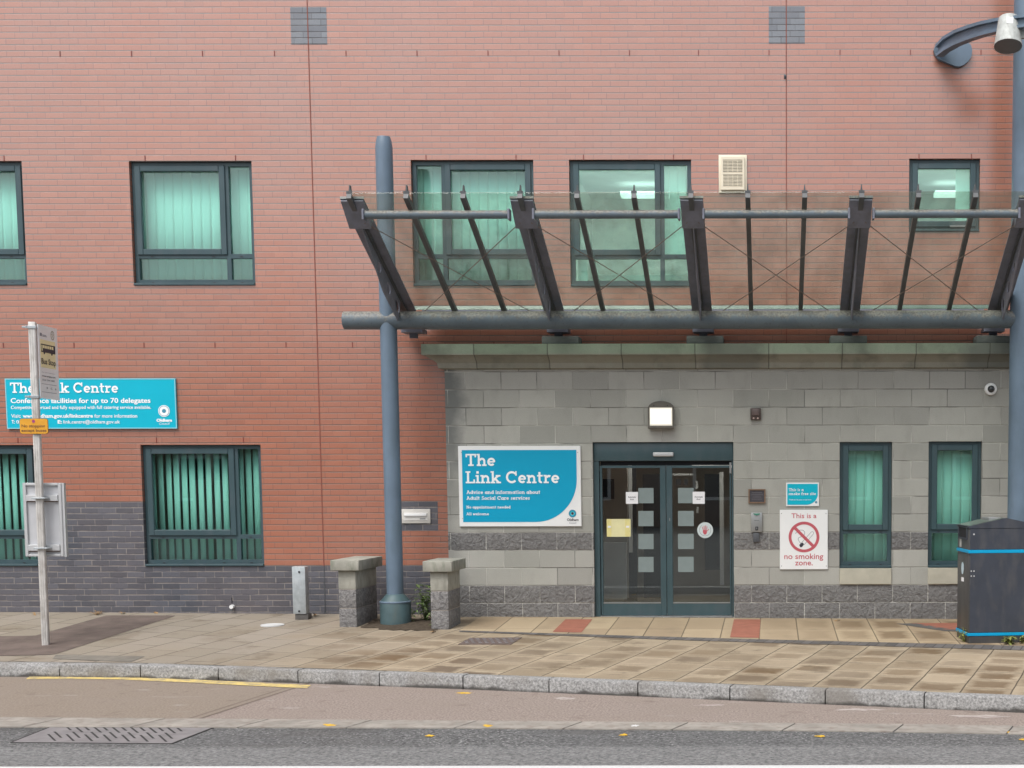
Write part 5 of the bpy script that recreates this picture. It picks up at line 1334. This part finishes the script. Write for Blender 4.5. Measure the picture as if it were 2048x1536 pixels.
def panel(name, x0, x1, z0, z1, m, par, d=.008): return obj(name, loc(BX(x0, x1, -d, -.0005, z0, z1, .003, 1), BM), m, par)
top = panel('upper_panel', .008, WB-.008, z1b+.004, ze-.022, M_BIN, t)
door = panel('door', .012, WB-.012, z2b+.004, z1a-.004, M_BIN, t, .012)
base = panel('base_panel', .008, WB-.008, zb-.015, z2a-.004, M_BINSIDE, t)
for (a, b) in ((z1a, z1b), (z2a, z2b)):
    bm = bmesh.new(); box(bm, -.012, WB+.012, -.012, -.0008, a, b, .002, 1); box(bm, -.012, -.0008, -.0008, DB+.002, a, b, .002, 1); box(bm, WB+.0008, WB+.012, -.0008, DB+.002, a, b)
    obj('blue_band', loc(bm, BM), M_BLUEB, t)
ov = .012
bm = bmesh.new(); slab(bm, [Vector((-ov, -ov, ze-.02)), Vector((WB+ov, -ov, ze-.02)), Vector((WB+ov, -ov, ze)), Vector((WB*.5, -ov, zp)), Vector((-ov, -ov, ze))], (0, DB+2*ov, 0)); lid = obj('lid', loc(bm, BM), M_BIN, t)
sl = (zp-ze)/(WB*.5+ov)
bm = bmesh.new(); 
q = [Vector((-ov+.012, -ov+.03, ze+.0015+.012*sl)), Vector((WB*.5-.02, -ov+.03, zp+.0015-.02*sl)), Vector((WB*.5-.02, DB, zp+.0015-.02*sl)), Vector((-ov+.012, DB, ze+.0015+.012*sl))]
slab(bm, q, (0, 0, .003)); obj('lid_sheet', loc(bm, BM), M_BINTOP, lid)
bm = bmesh.new(); box(bm, WB*.3, WB*.47, .12, .42, zp-.05, zp+.0005, .004, 1); obj('stub_plate', loc(bm, BM), M_STEEL, lid)
bm = bmesh.new()
bm.free(); zo0, zo1 = bp(1922, 1077)[1], bp(1922, 1056)[1]
bm = BX(-.004, .002, .10, DB-.08, zo0, zo1); op = obj('opening', loc(bm, BM), M_DARK, t)
bm = bmesh.new(); 
for q in ((.08, .10, zo0-.02, zo1+.02), (DB-.08, DB-.06, zo0-.02, zo1+.02), (.10, DB-.08, zo1, zo1+.02), (.10, DB-.08, zo0-.02, zo0)): box(bm, -.012, .0, q[0], q[1], q[2], q[3])
obj('opening_rim', loc(bm, BM), M_BIN, op)
bm = bmesh.new(); z = bp(1920, 1140)[1]
slab(bm, [Vector((-.0015, .28+.055*math.cos(k*math.pi/8), z+.07*math.sin(k*math.pi/8))) for k in range(16)], (-.002, 0, 0)); obj('sticker', loc(bm, BM), pm('pale_blue_sticker', (.5, .62, .68), .4), t)
obj('sticker', loc(BX(-.003, -.001, .22, .33, z-.15, z-.105), BM), M_PAPER, t); obj('sticker', loc(BX(-.003, -.001, .34, .42, bp(1920, 1090)[1]-.04, bp(1920, 1083)[1]+.01), BM), pm('grey_sticker', (.4, .4, .38), .5), t)
bm = bmesh.new(); x, z = bp(1947.5, 1068.5); cyl(bm, (x, -.013, z), (x, -.0085, z), .010, .010, 14); obj('lock', loc(bm, BM), M_ALU, top)
bm = bmesh.new()
for px_, py_ in ((1940.5, 1142), (1946, 1142), (1940.5, 1152), (1946, 1152)): x, z = bp(px_, py_); cyl(bm, (x+.008, -.017, z), (x+.008, -.0125, z), .008, .008, 12)
obj('rivet', loc(bm, BM), M_ALU, door)
bm = bmesh.new(); x, z = bp(1938.5, 1162); box(bm, x+.002, x+.010, -.02, -.0125, z-.045, z+.02, .002, 1); obj('handle', loc(bm, BM), M_GREYP, door)
# ================================================================== COVERS IN THE GROUND
def flatdisc(name, label, cat, x, y, r, m):
    p = ground(x, y); bm = bmesh.new()
    lathe(bm, (p.x, p.y, gz(p.x, p.y)), [(r, -.02), (r, .007), (r*.94, .010), (r*.9, .008)], 36); o = obj(name, bm, m); tag(o, label, cat); return o
flatdisc('round_cover', 'round pale cover set in the pavement by the service cabinet', 'cover', 545, 1250.5, .14, pm('pale_painted_cover', (.52, .53, .53), .6, .08, 9))
ct, st = math.cos(TH), math.sin(TH)
Q = [ground(x, y) for x, y in ((940, 1276.5), (1044, 1275.5), (1022, 1289.5), (916, 1289.5))]
t = thing('access_cover', 'brown ribbed access cover set in the slabs before the entrance', 'cover', Q[3])
lift = lambda p, d: Vector((p.x, p.y, gz(p.x, p.y)+d))
bm = bmesh.new(); slab(bm, [lift(p, .006) for p in Q], (0, 0, -.03)); obj('plate', bm, pm('brown_iron_plate', (.115, .085, .075), .7, .25, 14, .4, 60), t)
bm = bmesh.new()
for i in range(1, 16):
    for j in range(1, 5):
        if (i+j) % 2: continue
        a = Q[0].lerp(Q[1], i/16); b = Q[3].lerp(Q[2], i/16); c = a.lerp(b, j/5); z = gz(c.x, c.y)
        box(bm, c.x-.018, c.x+.018, c.y-.012, c.y+.012, z+.0062, z+.012)
obj('tread', bm, M_IRON, t)
Q = [road(x, y) for x, y in ((112, 1451), (428, 1454.5), (342, 1487.5), (26, 1485))]
t = thing('road_cover', 'parallelogram iron chamber cover with slots in the road', 'cover', Q[3])
bm = bmesh.new(); slab(bm, [p+Vector((0, 0, .0045)) for p in Q], (0, 0, -.02)); obj('plate', bm, M_IRON, t)
bm = bmesh.new(); cen = sum(Q, Vector())/4
O = [cen+(p-cen)*1.03 for p in Q]
for i in range(4):
    a, b, c, d = Q[i], Q[(i+1) % 4], O[(i+1) % 4], O[i]; slab(bm, [v_+Vector((0, 0, .0040)) for v_ in (a+(d-a)*.2, b+(c-b)*.2, c, d)], (0, 0, -.02))
obj('frame', bm, pm('dirt_filled_joint', (.03, .029, .028), .9), t)
bm = bmesh.new(); uq = lambda s, v_: Q[0].lerp(Q[1], s).lerp(Q[3].lerp(Q[2], s), v_)
for i, s in enumerate([-.1+.0585*k for k in range(24)]):
    for v0, v1 in (((.08, .42), (.55, .92)) if i % 2 else ((.10, .30), (.40, .74))):
        if not (0.03 < s+.4*v0-.2 and s+.4*v1-.2 < .97): continue
        a, b, c, d = uq(s-.2-.006+.4*v0, v0), uq(s-.2+.010+.4*v0, v0), uq(s-.2+.010+.4*v1, v1), uq(s-.2-.006+.4*v1, v1)
        slab(bm, [p+Vector((0, 0, .0055)) for p in (a, b, c, d)], (0, 0, -.0008))
obj('slot', bm, pm('dirt_filled_joint', (.03, .029, .028), .9), t)
# ================================================================== WEEDS, SOIL, LEAVES
bm = bmesh.new(); n = 60; cxy = [ground(x, y) for x, y in ((722, 1256), (800, 1262), (866, 1262), (905, 1250), (862, 1238), (800, 1236), (745, 1240))]
cc = sum(cxy, Vector())/7; top_ = bm.verts.new((cc.x, cc.y, gz(cc.x, cc.y)+.03)); vs = []
for i in range(42):
    k = i/6; a = cxy[int(k) % 7].lerp(cxy[(int(k)+1) % 7], k % 1); a = cc+(a-cc)*random.uniform(.85, 1.08); vs.append(bm.verts.new((a.x, a.y, gz(a.x, a.y)+.006)))
for i in range(42): bm.faces.new((top_, vs[i], vs[(i+1) % 42]))
o = struct('soil', bm, M_SOIL)
def leaf(bm, p, d, L, W, droop):
    d = Vector(d).normalized(); s_ = d.cross(Vector((0, 0, 1))); s_ = s_.normalized() if s_.length > .01 else Vector((1, 0, 0)); pts = []
    for k in range(5):
        t = k/4; c = p+d*(L*t)+Vector((0, 0, -droop*L*t*t)); w2 = W*math.sin(math.pi*min(1, t*.9+.08)); pts.append((c-s_*w2/2, c+Vector((0, 0, -.12*w2)), c+s_*w2/2))
    for a, b in zip(pts, pts[1:]):
        A = [bm.verts.new(q) for q in (a[0], a[1], b[1], b[0])]; bm.faces.new(A); A = [bm.verts.new(q) for q in (a[1], a[2], b[2], b[1])]; bm.faces.new(A)
def weed(label, p, H, ns, spread, m, L=.09, W=.03, seed=1):
    rnd = random.Random(seed); t = thing('weed', label, 'weed', p, None); sb = bmesh.new(); lb = bmesh.new()
    for s in range(ns):
        a = rnd.uniform(0, 6.28); h = H*rnd.uniform(.5, 1); b = Vector(p)+Vector((rnd.uniform(-1, 1)*spread*.3, rnd.uniform(-1, 1)*spread*.3, 0)); e_ = b+Vector((math.cos(a)*spread*rnd.uniform(.3, 1), math.sin(a)*spread*rnd.uniform(.3, 1), h))
        P_ = [b.lerp(e_, k/5)+Vector((0, 0, .12*h*math.sin(math.pi*k/5))) for k in range(6)]; tube(sb, P_, .0025, 5)
        for k in range(1, 6):
            for q in range(2 if k < 5 else 3):
                an = rnd.uniform(0, 6.28); leaf(lb, P_[k], (math.cos(an), math.sin(an), rnd.uniform(-.1, .7)), L*rnd.uniform(.6, 1.2), W*rnd.uniform(.7, 1.2), rnd.uniform(.1, .6))
    obj('stem', sb, m, t); obj('leaves', lb, m, t); return t
p = ground(838, 1250); p.y = -.5
weed('tall leafy weed growing between the column and the right pier', p, .48, 15, .2, M_LEAF, .10, .036, 3)
weed('low weed at the foot of the right pier', ground(868, 1256), .2, 6, .1, M_LEAF, .06, .025, 5)
weed('low green weed behind the column foot', ground(822, 1246), .18, 6, .12, M_LEAF, .06, .022, 6)
weed('feathery yellow green weed at the left corner of the bin', ground(1931, 1284), .16, 9, .10, M_LEAF2, .035, .012, 8)
weed('dandelion like weed before the middle of the bin', ground(2019, 1289), .11, 6, .05, M_LEAF2, .08, .03, 9)
weed('small weed at the right end of the bin', ground(2045, 1288), .08, 4, .05, M_LEAF2, .05, .025, 11)
weed('wispy dry grass tuft at the foot of the dark brick wall', ground(196, 1229), .05, 7, .09, M_DRY, .05, .008, 12)
for i, (x, y, lab) in enumerate(((245, 1228, 'curled dry leaf right of the dry grass tuft'), (310, 1226, 'grey brown dead leaf below the lower window'), (630, 1232, 'reddish dead leaf beside the service cabinet'), (72, 1230, 'dead leaf at the wall behind the bus stop'), (1675, 1242, 'reddish dead leaf at the foot of the block wall'), (862, 1265, 'yellow leaf before the right pier'))):
    p = ground(x, y); lb = bmesh.new(); rnd = random.Random(i)
    for k in range(3): leaf(lb, p+Vector((rnd.uniform(-.03, .03), rnd.uniform(-.02, .02), .012)), (rnd.uniform(-1, 1), rnd.uniform(-1, 1), rnd.uniform(.1, .5)), .07, .04, .5)
    tag(obj('dead_leaf', lb, M_DRY), lab, 'leaf', 'dead leaves on the pavement')
# ================================================================== ACROSS THE STREET (met only as reflections and as shade from the low sky)
t = thing('facing_building', 'long brick building across the road, met only in the window reflections', 'building', (0, -34, RZ))
obj('wall', BX(-45, 45, -40, -34, RZ-.2, 6.6), pm('dull_brick', (.20, .13, .10), .8, .2, 1.5), t)
obj('roof', SL([(-45.3, -33.8, 6.6), (-45.3, -40.2, 6.6), (-45.3, -37, 8.6)], (90.6, 0, 0)), pm('slate_roof', (.09, .095, .10), .7, .2, 2), t)
wp = None
for j, z in enumerate((.75, 4.0)):
    for k in range(18):
        x = -41.3+k*4.9
        if wp is None:
            fr = bmesh.new(); box(fr, -.9, .9, -33.99, -33.9, 0, .12); box(fr, -.9, .9, -33.99, -33.9, 1.6, 1.72); box(fr, -.9, -.78, -33.99, -33.9, .12, 1.6); box(fr, .78, .9, -33.99, -33.9, .12, 1.6)
            wp = obj('window', fr, M_WHITE, t); gp = obj('pane', BX(-.78, .78, -33.995, -33.95, .12, 1.6), M_DARK, wp)
            wp.location = (x, 0, z)
        else:
            c = wp.copy(); COL.objects.link(c); c.parent = t; c.location = (x, 0, z); g = gp.copy(); COL.objects.link(g); g.parent = c
